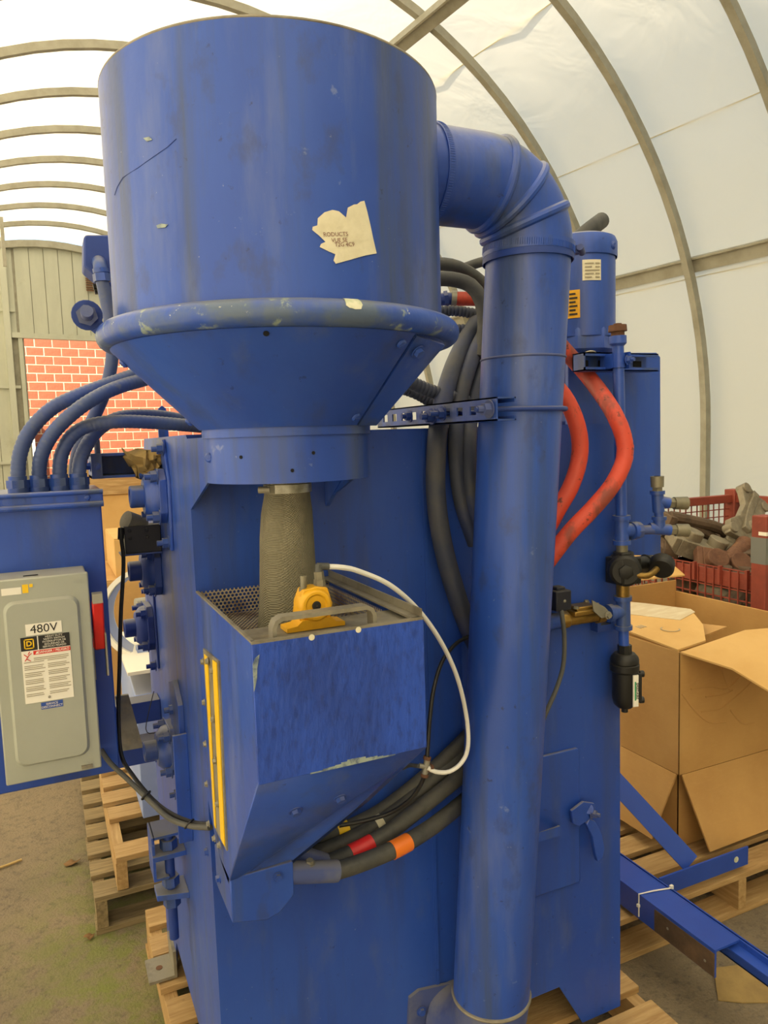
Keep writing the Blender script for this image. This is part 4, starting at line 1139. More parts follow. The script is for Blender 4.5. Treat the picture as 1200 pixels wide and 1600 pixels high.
# strut and pipe clamp
s0, s1 = Vector((1.126, 1.370, 1.754)), Vector((1.347, 1.370, 1.760))
b = MB(); zz = (s0.z + s1.z) / 2
b.bb(s0.x, s1.x, 1.393, 1.390, zz - .0205, zz + .0205)
for sg in (-1, 1):
    b.bb(s0.x, s1.x, 1.352, 1.393, zz + sg * .0205, zz + sg * .0178); b.bb(s0.x, s1.x, 1.352, 1.355, zz + sg * .0205, zz + sg * .0125)
b.bb(s0.x, s0.x + .003, 1.352, 1.393, zz - .0205, zz + .0205); b.bb(s1.x - .05, s1.x - .01, 1.393, 1.44, zz - .012, zz + .012)
cs_ = thing('pipe_strut', 'short blue strut channel clamping the vertical air pipe', 'bracket', (s0.x + .06, 1.42, zz - .02))
b.build('channel', 'blue_worn', cs_)
for x in (s0.x + .03, s0.x + .085, s1.x - .03):
    b = MB(); b.box((x, 1.3895, zz), (.026, .001, .014)); b.build('slot', 'dark_void', cs_, bevel=.0004)
q = onp(zz)
b = MB(); b.lathe(q, [(.013, -.016), (.016, -.016), (.016, .016), (.013, .016)], 24, closed=True); b.bb(q.x - .018, q.x - .013, 1.33, 1.37, zz - .016, zz + .016); b.bb(q.x + .013, q.x + .018, 1.31, 1.37, zz - .018, zz + .018)
pc = b.build('pipe_clamp', 'blue_worn', cs_)
bolt(pc, (q.x + .010, 1.312, zz), (.3, -1, 0), 1.3)

# regulator with gauge
rc = Vector((1.219, 1.330, 1.278))
reg = thing('air_regulator', 'black air pressure regulator with round gauge on the air pipe', 'regulator', (rc.x, rc.y, rc.z - .05))
ax = Vector((-.55, -.82, -.03)).normalized()
b = MB(); b.lathe(rc - ax * .028, [(.0005, 0), (.030, 0), (.038, .006), (.038, .045), (.033, .052), (.0005, .052)], 12, d=ax); b.box(rc + Vector((0, 0, -.004)), (.058, .058, .062)); 
b.cyl(rc + Vector((0, 0, .025)), rc + Vector((0, 0, .040)), .024, seg=8); rb = b.build('regulator_body', 'black_plastic', reg, bevel=.003)
b = MB(); k0 = rc + ax * .022; b.lathe(k0, [(.034, 0), (.036, .004), (.036, .012), (.030, .016), (.0005, .016)], 28, d=ax); b.lathe(k0, [(.017, .014), (.017, .024), (.012, .026), (.0005, .026)], 6, d=ax); b.build('knob', 'black_plastic', reg, ang=25)
b = MB(); e0 = rc - ax * .0 + Vector((.03, 0, .004)); e1 = Vector((1.312, 1.340, 1.279)); b.cyl(e0, e1, .020, seg=24); b.torus(e0.lerp(e1, .7), .020, .003, d=(e1 - e0), seg=24, ms=8); b.build('bonnet', 'black_plastic', reg)
b = MB(); b.tube([(1.218, 1.300, 1.269), (1.227, 1.285, 1.267), (1.241, 1.275, 1.267), (1.256, 1.275, 1.272), (1.273, 1.280, 1.278)], .0075, seg=14); b.build('gauge_elbow', 'brass', reg)
gc = Vector((1.293, 1.285, 1.281)); ga = Vector((.60, .45, .35)).normalized()
b = MB(); b.lathe(gc - ga * .012, [(.0005, 0), (.024, 0), (.027, .003), (.0285, .006), (.0285, .026), (.026, .027), (.024, .024), (.0005, .024)], 32, d=ga); gg = b.build('gauge', 'black_plastic', reg)
b = MB(); b.lathe(gc + ga * .0102, [(.0005, .002), (.0235, .002), (.0235, .0024), (.0005, .0024)], 24, d=ga); b.build('dial', 'white_paper', gg)

# filter
fc = Vector((1.223, 1.330, 1.012))
def fz(y): return None
flt = thing('air_filter', 'black bowl air filter with green and white label under the air pipe', 'filter', (fc.x, fc.y, fc.z - .08))
zt = low.z
b = MB(); fx = fc.x; fy = fc.y
b.cyl((fx, fy, zt - .012), (fx, fy, zt + .012), .0165, seg=8); b.lathe((fx, fy, 0), [(.0005, zt - .008), (.024, zt - .008), (.031, zt - .016), (.033, zt - .022), (.033, zt - .030), (.031, zt - .032), (.034, zt - .034), (.034, zt - .048), (.030, zt - .053), (.0005, zt - .053)], 32); b.build('filter_head', 'black_plastic', flt)
b = MB(); b.lathe((fx, fy, 0), [(.029, zt - .050), (.029, zt - .118), (.025, zt - .132), (.017, zt - .140), (.0005, zt - .141)], 32); bw_ = b.build('bowl', 'black_plastic', flt)
b = MB(); b.cyl((fx, fy, zt - .138), (fx, fy, zt - .152), .008, seg=10); b.build('drain_plug', 'black_plastic', flt)
sd = Vector((.90, -.43, 0)).normalized()
b = MB(); R_ = Matrix.Rotation(math.atan2(sd.y, sd.x), 4, 'Z')
b.box(Vector((fx, fy, zt - .092)) + sd * .033, (.012, .016, .072), R_); b.cyl(Vector((fx, fy, zt - .060)) + sd * .034, Vector((fx, fy, zt - .060)) + sd * .046, .008, seg=12); b.cyl(Vector((fx, fy, zt - .124)) + sd * .034, Vector((fx, fy, zt - .124)) + sd * .046, .008, seg=12)
b.build('sight_guard', 'black_plastic', flt, bevel=.002)
ld = Vector((-.22, -.975, 0)).normalized(); lr = Vector((.975, -.22, 0)).normalized(); lp = Vector((fx, fy, zt - .092)) + ld * .0300 + lr * .011
b = MB(); b.box(lp, (.0135, .003, .076), Matrix.Rotation(math.atan2(lr.y, lr.x), 4, 'Z')); lb = b.build('label_plate', 'white_paper', flt)
lo = lp + ld * .0022
text(lb, 'SPEEDAIRE', .0085, 'ink', lo + lr * .0028, (0, 0, -1), lr, bold=.0002)
b = MB(); b.box(lo - lr * .0015, (.0035, .0006, .045), Matrix.Rotation(math.atan2(lr.y, lr.x), 4, 'Z')); b.build('stripe', 'ink_green', lb)

# brass solenoid valve
v0, v1 = Vector((1.008, 1.335, 1.177)), Vector((1.187, 1.335, 1.175))
sv = thing('solenoid_valve', 'brass solenoid valve with black coil beside the duct', 'valve', (v0.lerp(v1, .4).x, 1.335, v0.z - .02))
vd = (v1 - v0).normalized()
b = MB(); b.cyl(v0.lerp(v1, .18), v0.lerp(v1, .86), .017, seg=8); b.cyl(v0.lerp(v1, .16), v0.lerp(v1, .28), .021, seg=8); b.cyl(v0.lerp(v1, .74), v0.lerp(v1, .86), .021, seg=8)
vm = v0.lerp(v1, .50) + Vector((0, -.002, .016)); b.box(vm, (.075, .05, .012)); b.box(vm + Vector((0, 0, .008)), (.055, .04, .012)); b.build('valve_body', 'brass', sv, bevel=.003)
for dx, dy in ((-.03, -.018), (.03, -.018), (.03, .018), (-.03, .018)):
    bolt(sv, vm + Vector((dx, dy, .012)), (0, 0, 1), .9, 'head', 'brass_old')
b = MB(); b.cyl(v0 - vd * .02, v0.lerp(v1, .18), .0185, seg=18); b.build('inlet_coupling', 'blue_worn', sv)
b = MB(); b.bb(v0.x + .012 - .018, v0.x + .012 + .024, 1.30, 1.345, v0.z + .03, v0.z + .075); b.bb(v0.x + .004, v0.x + .028, 1.31, 1.335, v0.z + .072, v0.z + .082); cl_ = b.build('coil', 'black_box', sv, bevel=.003)
bolt(cl_, (v0.x + .017, 1.30, v0.z + .052), (0, -1, 0), .6, 'screw', 'galv')
b = MB(); b.plate([(1.101, 1.300, 1.222), (1.137, 1.300, 1.202), (1.161, 1.300, 1.178), (1.128, 1.300, 1.177), (1.106, 1.300, 1.196)], .003, (0, -1, 0)); b.build('bracket', 'galv', sv)
bolt(sv, (1.145, 1.298, 1.182), (0, -1, 0), 1.1, 'head', 'bolt_steel')
b = MB(); b.tube([(1.020, 1.315, 1.231), (1.018, 1.300, 1.193), (1.023, 1.300, 1.142), (1.019, 1.300, 1.084), (0.993, 1.290, 1.040), (0.959, 1.280, 0.999), (0.937, 1.280, 0.960)], .0052, seg=10)
solo(b, 'coil_cable', 'cable_grey', 'dark grey cable hanging from the solenoid coil beside the duct', 'cable')
b = MB(); b.prism([(1.155, 1.13), (1.205, 1.13), (1.205, 1.175), (1.195, 1.175), (1.195, 1.145), (1.165, 1.145), (1.165, 1.175), (1.155, 1.175)], 1.345, 1.37, 'y')
solo(b, 'valve_saddle', 'blue_dark', 'small blue U-shaped saddle bracket behind the brass valve', 'bracket')

# ------------------------------------------------------------------ hoses
b = MB(); b.tube([(1.067, 1.420, 1.842), (1.138, 1.418, 1.777), (1.173, 1.400, 1.731), (1.166, 1.335, 1.676), (1.159, 1.290, 1.632), (1.169, 1.275, 1.586), (1.168, 1.270, 1.539), (1.135, 1.270, 1.483), (1.085, 1.280, 1.430), (1.032, 1.290, 1.382), (0.977, 1.310, 1.310)], .0185, seg=18)
solo(b, 'air_hose', 'red_hose', 'outer red rubber air hose looping in front of the air pipe', 'hose', 'red air hoses')
b = MB(); b.tube([(0.985, 1.335, 1.726), (1.035, 1.330, 1.694), (1.063, 1.320, 1.648), (1.080, 1.315, 1.592), (1.079, 1.315, 1.538), (1.056, 1.315, 1.480), (1.024, 1.320, 1.431), (0.985, 1.330, 1.363)], .0185, seg=18)
solo(b, 'air_hose', 'red_hose', 'inner red rubber air hose, the smaller loop against the duct', 'hose', 'red air hoses')
rh = thing('air_hose', 'short red hose end with steel clamp between hopper and duct', 'hose', (0.882, 1.566, 1.920))
b = MB(); b.tube([(0.907, 1.554, 1.921), (0.965, 1.528, 1.918), (0.998, 1.512, 1.913)], .0165, seg=16); b.build('hose_body', 'red_hose', rh)
b = MB(); b.cyl((0.903, 1.556, 1.921), (0.914, 1.551, 1.920), .0185, seg=18); b.build('hose_clamp', 'galv', rh)
b = MB(); b.cyl((0.869, 1.572, 1.920), (0.903, 1.556, 1.921), .015, seg=16); b.cyl((0.888, 1.563, 1.920), (0.896, 1.559, 1.921), .019, seg=6); b.build('barb_fitting', 'blue_dark', rh)
b = MB(); b.tube([(0.922, 1.594, 1.840), (0.935, 1.564, 1.825), (0.954, 1.530, 1.798)], .013, seg=14)
solo(b, 'air_hose', 'red_hose', 'scrap of red hose peeking below the clamp ring', 'hose')

for pts, r, mt, lb_, rib_ in (
    ([(1.052, 1.550, 1.937), (0.937, 1.500, 1.857), (0.853, 1.450, 1.770), (0.800, 1.410, 1.697), (0.772, 1.385, 1.649), (0.739, 1.345, 1.589), (0.728, 1.335, 1.485), (0.741, 1.335, 1.378), (0.769, 1.335, 1.273), (0.798, 1.335, 1.194), (0.829, 1.340, 1.132)], .0205, 'rubber_blue', 'leftmost thick dark hose hanging behind the duct', None),
    ([(1.035, 1.500, 1.912), (0.927, 1.450, 1.828), (0.865, 1.420, 1.746), (0.815, 1.385, 1.655), (0.783, 1.345, 1.574), (0.787, 1.335, 1.468), (0.819, 1.335, 1.371)], .0165, 'rubber_blue', 'middle thick dark hose hanging behind the duct', None),
    ([(1.030, 1.480, 1.879), (0.941, 1.440, 1.799), (0.890, 1.410, 1.725), (0.846, 1.382, 1.647), (0.811, 1.340, 1.573), (0.804, 1.320, 1.481), (0.826, 1.325, 1.398)], .0165, 'rubber_blue', 'rightmost thick dark hose hanging against the duct', None),
    ([(0.846, 1.558, 1.998), (0.893, 1.536, 1.993), (0.943, 1.533, 1.976), (0.992, 1.529, 1.942)], .015, 'rubber', 'topmost of the dark conduits between hopper and duct', None),
    ([(0.814, 1.501, 1.950), (0.860, 1.480, 1.948), (0.898, 1.461, 1.933), (0.917, 1.448, 1.898), (0.920, 1.440, 1.841), (0.892, 1.423, 1.768)], .0165, 'rubber', 'thick grey conduit bending down beside the duct elbow', None),
    ([(0.993, 1.636, 2.016), (1.026, 1.622, 2.027), (1.078, 1.600, 2.038)], .012, 'rubber', 'thin dark conduit end rising behind the duct elbow', None),
    ([(0.838, 1.549, 1.887), (0.892, 1.524, 1.887), (0.932, 1.505, 1.880), (0.979, 1.483, 1.872)], .0125, 'rubber_blue', 'ribbed dark conduit above the clamp ring beside the duct', (.0085, .0018)),
    ([(0.852, 1.515, 1.841), (0.892, 1.497, 1.842), (0.925, 1.482, 1.841), (0.965, 1.463, 1.837)], .0115, 'rubber_blue', 'ribbed dark conduit level with the clamp ring beside the duct', (.0085, .0018)),
    ([(0.673, 1.450, 1.747), (0.718, 1.420, 1.716), (0.766, 1.410, 1.695), (0.818, 1.400, 1.680), (0.862, 1.400, 1.666)], .0150, 'rubber_blue', 'ribbed dark conduit running behind the cone towards the strut', (.0085, .0016)),
    ([(0.643, 1.520, 1.733), (0.758, 1.500, 1.701), (0.817, 1.490, 1.671), (0.864, 1.480, 1.659)], .0120, 'rubber_blue', 'thin ribbed conduit just below the one behind the cone', (.0085, .0014)),
):
    b = MB(); b.tube(pts, r, seg=16, ribs=rib_)
    solo(b, 'conduit' if rib_ or 'conduit' in lb_ else 'rubber_hose', mt, lb_, 'conduit' if 'conduit' in lb_ else 'hose')

# ------------------------------------------------------------------ electrical cabinet
EY = 1.62
ec_ = thing('electrical_cabinet', 'blue electrical cabinet at the left with conduits entering its top', 'cabinet', (-.2, 1.72, .93))
EX0, EX1, EZ0, EZ1 = -.52, .104, .915, 1.513
b = MB(); b.bb(EX0, EX1, EY, EY + .22, EZ0, 1.487); b.build('enclosure', 'blue', ec_, bevel=.003)
b = MB(); b.bb(EX0 - .004, EX1 + .004, EY - .010, EY + .23, 1.487, EZ1); wr = b.build('wireway', 'blue', ec_, bevel=.002)
b = MB(); b.cyl((EX0, EY - .012, EZ1 - .002), (EX1 + .004, EY - .012, EZ1 - .002), .005, seg=10); b.cyl((EX0, EY - .012, 1.486), (EX1 + .004, EY - .012, 1.486), .006, seg=10); b.build('lip', 'blue_worn', wr)
for x in (-.055, -.005, .04):
    b = MB(); oval = [(x + .012 * (1 if math.cos(t) > 0 else -1) + .0085 * math.cos(t), 1.4995 + .0085 * math.sin(t)) for t in [2 * math.pi * i / 20 for i in range(20)]]
    b.prism(oval, EY - .0112, EY - .010, 'y'); b.build('knockout', 'blue_worn', wr)
bolt(wr, (.078, EY - .0105, 1.4995), (0, -1, 0), 1.0, 'screw')

def fitting(p, par, mat='blue_worn'):
    p = Vector(p); b = MB()
    b.cyl(p, p + Vector((0, 0, .010)), .020, seg=20); b.cyl(p + Vector((0, 0, .010)), p + Vector((0, 0, .026)), .0215, seg=6, ph=.3); b.cyl(p + Vector((0, 0, .026)), p + Vector((0, 0, .034)), .0175, seg=20)
    return b.build('conduit_fitting', mat, par)
bases = [(-0.047, 1.670, 1.537), (-0.009, 1.680, 1.537), (0.030, 1.680, 1.536), (0.067, 1.680, 1.536)]
bases = [Vector((q[0], q[1], EZ1)) for q in bases]
rt_ = [([(-0.039, 1.670, 1.591), (-0.016, 1.670, 1.639), (0.027, 1.670, 1.682), (0.081, 1.670, 1.709), (0.140, 1.680, 1.732), (0.208, 1.700, 1.757), (0.314, 1.750, 1.795)], 'leftmost ribbed blue conduit on top of the electrical cabinet'),
       ([(0.000, 1.660, 1.587), (0.026, 1.640, 1.633), (0.069, 1.630, 1.674), (0.116, 1.640, 1.705), (0.163, 1.660, 1.726), (0.228, 1.700, 1.747), (0.328, 1.750, 1.784)], 'second ribbed blue conduit from the left on the electrical cabinet'),
       ([(0.037, 1.670, 1.585), (0.059, 1.660, 1.624), (0.095, 1.660, 1.645), (0.152, 1.660, 1.652), (0.226, 1.680, 1.649), (0.290, 1.700, 1.643), (0.364, 1.750, 1.637)], 'third ribbed blue conduit from the left on the electrical cabinet'),
       ([(0.074, 1.690, 1.575), (0.092, 1.700, 1.610), (0.121, 1.720, 1.642), (0.166, 1.740, 1.664), (0.239, 1.770, 1.667), (0.315, 1.800, 1.657), (0.396, 1.830, 1.645)], 'fourth ribbed blue conduit from the left on the electrical cabinet')]
for bp_, (pts, lb_) in zip(bases, rt_):
    t = thing('flexible_conduit', lb_, 'conduit', bp_, 0, 'conduits entering the electrical cabinet')
    fitting(bp_, t)
    b = MB(); b.tube([bp_ + Vector((0, 0, .025))] + pts, .0145, seg=16, ribs=(.0098, .0009)); b.build('conduit_body', 'conduit_blue', t)

# junction box on a stand behind the hopper and its conduit
jb = thing('junction_box', 'blue junction box with elbow fitting peeking out left of the hopper', 'box', (.40, 1.80, 1.617))
b = MB(); jp = [(0.115, 1.750, 2.046), (0.119, 1.750, 2.053), (0.247, 1.750, 2.064), (0.238, 1.750, 1.920), (0.178, 1.750, 1.938), (0.134, 1.750, 1.967), (0.111, 1.750, 1.987)]
b.prism([(q[0], q[2]) for q in jp], 1.75, 1.83, 'y'); b.build('box_body', 'blue_dark', jb, bevel=.004)
b = MB(); b.cyl((.40, 1.80, 1.617), (.40, 1.80, 2.0), .02, seg=16); b.cyl((.40, 1.80, 1.617), (.40, 1.80, 1.625), .05, seg=20); b.bb(.22, .42, 1.785, 1.815, 1.90, 1.94); b.build('stand', 'blue_dark', jb)
b = MB(); q0 = Vector((0.142, 1.740, 1.994)); b.tube([q0 + Vector((0, .02, .004)), q0, Vector((0.142, 1.720, 1.977)), Vector((0.144, 1.720, 1.964))], .0145, seg=16); b.cyl((0.143, 1.720, 1.966), (0.144, 1.720, 1.950), .0185, seg=6); b.cyl((0.142, 1.720, 1.977), (0.143, 1.720, 1.968), .0165, seg=16); b.build('elbow_fitting', 'blue_worn', jb)
b = MB(); b.cyl((0.128, 1.760, 1.947), (0.144, 1.760, 1.950), .006, seg=6); b.build('terminal_screw', 'black_plastic', jb)
b = MB(); b.cyl((0.130, 1.760, 1.936), (0.146, 1.760, 1.939), .006, seg=6); b.build('terminal_screw', 'black_plastic', jb)
b = MB(); b.tube([(0.144, 1.720, 1.950), (0.150, 1.720, 1.904), (0.156, 1.720, 1.844), (0.154, 1.730, 1.790), (0.139, 1.740, 1.729), (0.115, 1.750, 1.675), (0.088, 1.740, 1.627), (0.069, 1.720, 1.583), (0.062, 1.720, 1.539)], .0135, seg=16)
solo(b, 'conduit', 'conduit_blue', 'smooth blue conduit dropping from the junction box behind the ribbed ones', 'conduit')

# disconnect switch
SY = 1.52
SX0, SX1, SZ0, SZ1 = -.101, .062, .973, 1.361
sw = thing('disconnect_switch', 'grey safety switch box with red handle and warning label', 'switch', (-.02, 1.57, SZ0))
b = MB(); b.bb(SX0, SX1, SY + .004, EY, SZ0, SZ1); b.build('switch_box', 'grey_enamel', sw, bevel=.003)
b = MB(); b.bb(SX0 - .003, SX1 + .003, SY, SY + .012, SZ0 - .002, SZ1 + .001); dr = b.build('switch_door', 'grey_enamel', sw, bevel=.003)
def rrect(x0, x1, z0, z1, r, n=6):
    out = []
    for cx, cz, a0 in ((x1 - r, z1 - r, 0), (x0 + r, z1 - r, 90), (x0 + r, z0 + r, 180), (x1 - r, z0 + r, 270)):
        out += [(cx + r * math.cos(math.radians(a0 + 90 * i / n)), cz + r * math.sin(math.radians(a0 + 90 * i / n))) for i in range(n + 1)]
    return out
b = MB(); A = rrect(SX0 + .016, SX1 - .016, SZ0 + .030, SZ1 - .040, .02); B_ = rrect(SX0 + .021, SX1 - .021, SZ0 + .035, SZ1 - .045, .018)
n = len(A); b.add([(p[0], SY - .0002, p[1]) for p in A] + [(p[0], SY - .007, p[1]) for p in B_], [(i, (i + 1) % n, n + (i + 1) % n, n + i) for i in range(n)] + [tuple(range(n, 2 * n))])
b.build('embossed_panel', 'grey_enamel', dr, ang=20)
fy_ = SY - .0075
def lbl(px0, px1, pz0, pz1, mat, name, par, th=.0005, y=fy_):
    b = MB(); b.bb(px0, px1, y - th, y, pz0, pz1); return b.build(name, mat, par)
# placement measured on the door front
wa, wb = (-0.048, 1.513, 1.267), (0.014, 1.513, 1.230)
w480 = lbl(-.050, .012, 1.254, 1.276, 'white_paper', 'voltage_label', dr)
text(w480, '480V', .0225, 'ink', (-.019, fy_ - .0012, 1.265), (1, 0, 0), (0, 0, 1))
wl = lbl(-.060, .024, 1.125, 1.252, 'white_paper', 'warning_label', dr)
y2 = fy_ - .0006
lbl(-.060, -.032, 1.226, 1.252, 'ink', 'logo_field', wl, .0004, y2)
lbl(-.030, .024, 1.226, 1.252, 'ink', 'title_field', wl, .0004, y2)
lbl(-.040, .024, 1.217, 1.2245, 'ink_red', 'danger_field', wl, .0004, y2)
y3 = y2 - .0006
b = MB()
for (a, c, d, e) in ((-.0545, -.0375, 1.2465, 1.2485), (-.0545, -.0375, 1.2295, 1.2315), (-.0545, -.0525, 1.2295, 1.2485), (-.0395, -.0375, 1.2295, 1.2485)):
    b.bb(a, c, y3 - .0003, y3, d, e)
b.build('square_logo', 'yellow_bright', wl)
text(wl, 'D', .0135, 'yellow_bright', (-.046, y3 - .0002, 1.239), (1, 0, 0), (0, 0, 1), bold=.0004)
text(wl, 'HEAVY DUTY\nSAFETY SWITCH\nINTERRUPTOR DE\nSEGURIDAD DE\nSERVICIO PESADO', .0050, 'white_paper', (-.003, y3 - .0002, 1.2395), (1, 0, 0), (0, 0, 1))
text(wl, 'DANGER / PELIGRO', .0062, 'white_paper', (-.005, y3 - .0002, 1.2208), (1, 0, 0), (0, 0, 1), bold=.0001)
b = MB(); b.add([(-.0365, y3, 1.2185), (-.0305, y3, 1.2185), (-.0335, y3, 1.2235)], [(0, 1, 2)]); b.build('warning_triangle', 'white_paper', wl)
b = MB()
for p, q in (((-.055, 1.207), (-.048, 1.217)), ((-.048, 1.217), (-.043, 1.221)), ((-.050, 1.214), (-.056, 1.220)), ((-.052, 1.211), (-.045, 1.206)), ((-.049, 1.219), (-.046, 1.224))):
    b.cyl((p[0], y3, p[1]), (q[0], y3, q[1]), .0007, seg=5)
b.build('shock_pictogram', 'ink_red', wl)
random.seed(3)
b = MB()
for i in range(22):
    z = 1.2105 - i * .0034
    if i % 4 == 3: continue
    for a, c in ((-.040, .020),) if i < 2 else ((-.057, -.021 - random.uniform(0, .008)), (-.017, .021 - random.uniform(0, .009))):
        b.bb(a, c, y3 - .0002, y3 + .0002, z - .0006, z + .0006)
b.build('fine_print', 'ink_faint', wl)
bs = lbl(-.034, .004, 1.110, 1.123, 'ink_blue', 'service_label', dr)
text(bs, 'SERVICE\nDISCONNECT', .0058, 'white_paper', (-.015, fy_ - .0012, 1.1165), (1, 0, 0), (0, 0, 1))
b = MB(); b.cyl((-.0185, y3 + .0005, 1.1325), (-.0185, y3 - .001, 1.1325), .0025, seg=12); b.build('rivet', 'galv', wl)
text(dr, 'ON', .009, 'grey_enamel', (.046, SY - .0008, 1.345), (1, 0, 0), (0, 0, 1), name='embossed_lettering')
text(dr, 'OFF', .009, 'grey_enamel', (.044, SY - .0008, .988), (1, 0, 0), (0, 0, 1), name='embossed_lettering')
b = MB(); b.bb(-.085, -.052, SY - .0006, SY, 1.333, 1.346); b.build('sticker_remnant', 'white_paper', dr)
b = MB(); b.bb(-.050, -.040, SY - .0006, SY, 1.334, 1.350); b.bb(-.038, -.032, SY - .0006, SY, 1.344, 1.350); b.build('paint_fleck', 'yellow_bright', dr)
b = MB(); b.prism(rrect(-.048, -.022, SY + .025, SY + .033, .003), SZ1 + .0005, SZ1 + .0012, 'z'); b.build('knockout', 'dark_void', sw)
b = MB(); b.bb(.028, .048, SY - .003, SY, .976, .983); b.build('hasp', 'steel_dirty', dr)
b = MB(); b.bb(SX1, SX1 + .006, SY + .03, SY + .075, 1.14, 1.235); b.prism([(SY + .012, 1.15), (SY + .05, 1.14), (SY + .05, 1.24), (SY + .012, 1.235)], SX1 + .026, SX1 + .029, 'x'); b.build('handle_guard', 'galv', sw)
b = MB(); b.cyl((SX1, SY + .04, 1.215), (SX1 + .024, SY + .04, 1.215), .014, seg=16)
b.prism([(SY + .028, 1.20), (SY + .052, 1.20), (SY + .042, 1.27), (SY + .012, 1.305), (SY - .004, 1.30), (SY + .006, 1.27)], SX1 + .006, SX1 + .027, 'x'); hn = b.build('red_handle', 'red_plastic', sw, bevel=.003)
b = MB(); b.prism([(SY + .012, 1.303), (SY - .006, 1.30), (SY - .002, 1.318), (SY + .010, 1.320)], SX1 + .007, SX1 + .026, 'x'); b.build('handle_tip', 'galv', hn)

# cables from the switch to the bin
for i, pts in enumerate(([(0.070, 1.620, 0.968), (0.085, 1.600, 0.944), (0.116, 1.580, 0.909), (0.151, 1.550, 0.870), (0.181, 1.500, 0.848), (0.212, 1.440, 0.851), (0.239, 1.360, 0.879)],
                         [(0.151, 1.770, 1.397), (0.151, 1.755, 1.337), (0.136, 1.730, 1.227), (0.125, 1.720, 1.114), (0.114, 1.700, 1.004), (0.112, 1.660, 0.932), (0.130, 1.620, 0.897), (0.160, 1.570, 0.861), (0.187, 1.510, 0.851), (0.218, 1.450, 0.853), (0.241, 1.370, 0.880)])):
    b = MB(); b.tube(pts, (.0055, .0045)[i], seg=10)
    solo(b, 'power_cable', 'cable_grey' if i == 0 else 'cable', ('dark cable leaving the bottom of the grey switch box', 'black cable hanging from the limit switch down to the bin')[i], 'cable')
b = MB()
for q in ((0.147, 1.556, 0.878), (0.214, 1.445, 0.852)):
    b = MB(); b.torus(q, .0105, .0022, d=(.5, -.5, -.6), seg=20, ms=8)
    solo(b, 'cable_tie', 'cable', 'black cable tie round the two cables, %s' % ('nearer the pallets' if q[0] < .2 else 'nearer the bin'), 'cable tie')

# limit switch on the side
lsw = thing('limit_switch', 'black limit switch box with cable on the left side', 'switch', (.19, 1.80, 1.40))
b = MB(); q0, q1 = (0.159, 1.780, 1.417), (0.224, 1.780, 1.354)
b.bb(q0[0], XL, 1.78, 1.83, q1[2], q0[2]); sb = b.build('switch_body', 'black_box', lsw, bevel=.002)
for dx, dz in ((.012, -.01), (.05, -.01), (.012, -.028), (.05, -.028)):
    bolt(sb, (q0[0] + dx, 1.78, q0[2] + dz), (0, -1, 0), .7, 'screw', 'black_box')
b = MB(); b.cyl((0.166, 1.800, 1.431), (0.204, 1.820, 1.412), .022, seg=20); b.build('roller', 'steel_dirty', lsw)
b = MB(); b.bb(q0[0] - .01, XL, 1.775, 1.835, q1[2] - .004, q1[2]); b.build('bracket', 'blue_dark', lsw)
b = MB(); b.cyl((0.153, 1.780, 1.414), (0.150, 1.770, 1.391), .007, seg=12); b.build('cable_gland', 'black_plastic', lsw)

# crumpled brown paper on the bracket
b = MB()
random.seed(5)
gx, gy = 9, 7
c0, c1, c2, c3 = [Vector(q) for q in ((0.161, 1.730, 1.594), (0.233, 1.660, 1.588), (0.235, 1.680, 1.538), (0.188, 1.720, 1.528))]
vs = []
for i in range(gx):
    for j in range(gy):
        u, v = i / (gx - 1), j / (gy - 1)
        p = c0.lerp(c1, u).lerp(c3.lerp(c2, u), v)
        vs.append(p + Vector((random.uniform(-.006, .006), random.uniform(-.018, .012) - .03 * math.sin(u * 3.1) * math.sin(v * 3.1), random.uniform(-.006, .006))))
b.add(vs, [(i * gy + j, (i + 1) * gy + j, (i + 1) * gy + j + 1, i * gy + j + 1) for i in range(gx - 1) for j in range(gy - 1)])
o = b.build('crumpled_paper', 'card_dusty', None, ang=12); so_ = o.modifiers.new('thickness', 'SOLIDIFY'); so_.thickness = .003
tag(recenter(o), 'crumpled brown cardboard scrap lying on the blue channel bracket', 'cardboard')

# ------------------------------------------------------------------ pallets
def pallet(label, x0, x1, y0, y1, z0, along='x', nb=7, h=.13, mats=('wood', 'wood_y'), skip=(), rot=0, gap=None, nst=3, bottom=True):
    t = thing('pallet', label, 'pallet', ((x0 + x1) / 2, (y0 + y1) / 2, z0), rot, 'wooden pallets')
    WORLD[t.name] = Matrix.Translation(Vector(((x0 + x1) / 2, (y0 + y1) / 2, z0)))
    bw = .095; th = .018
    def board(a, zc0, nm='board'):
        b = MB(); j = random.uniform(-.006, .006); jz = random.uniform(0, .0015)
        if along == 'x': b.bb(x0 + j, x1 + j, a - bw / 2, a + bw / 2, z0 + zc0 + jz, z0 + zc0 + th + jz)
        else: b.bb(a - bw / 2, a + bw / 2, y0 + j, y1 + j, z0 + zc0 + jz, z0 + zc0 + th + jz)
        b.build(nm, mats[0] if along == 'x' else mats[1], t, bevel=.001)
    lo_, hi_ = (y0, y1) if along == 'x' else (x0, x1)
    for i in range(nb):
        if i in skip: continue
        board(lo_ + bw / 2 + (hi_ - lo_ - bw) * i / (nb - 1), h - th)
    if bottom:
        for i in range(3):
            board(lo_ + bw / 2 + (hi_ - lo_ - bw) * i / 2, 0)
    lo2, hi2 = (x0, x1) if along == 'x' else (y0, y1)
    for i in range(nst):
        a = lo2 + .02 + (hi2 - lo2 - .04) * i / (nst - 1); b = MB()
        if along == 'x': b.bb(a - .018, a + .018, y0, y1, z0 + (th if bottom else 0) + .002, z0 + h - th)
        else: b.bb(x0, x1, a - .018, a + .018, z0 + (th if bottom else 0) + .002, z0 + h - th)
        b.build('stringer', mats[1] if along == 'x' else mats[0], t, bevel=.001)
    return t
random.seed(11)
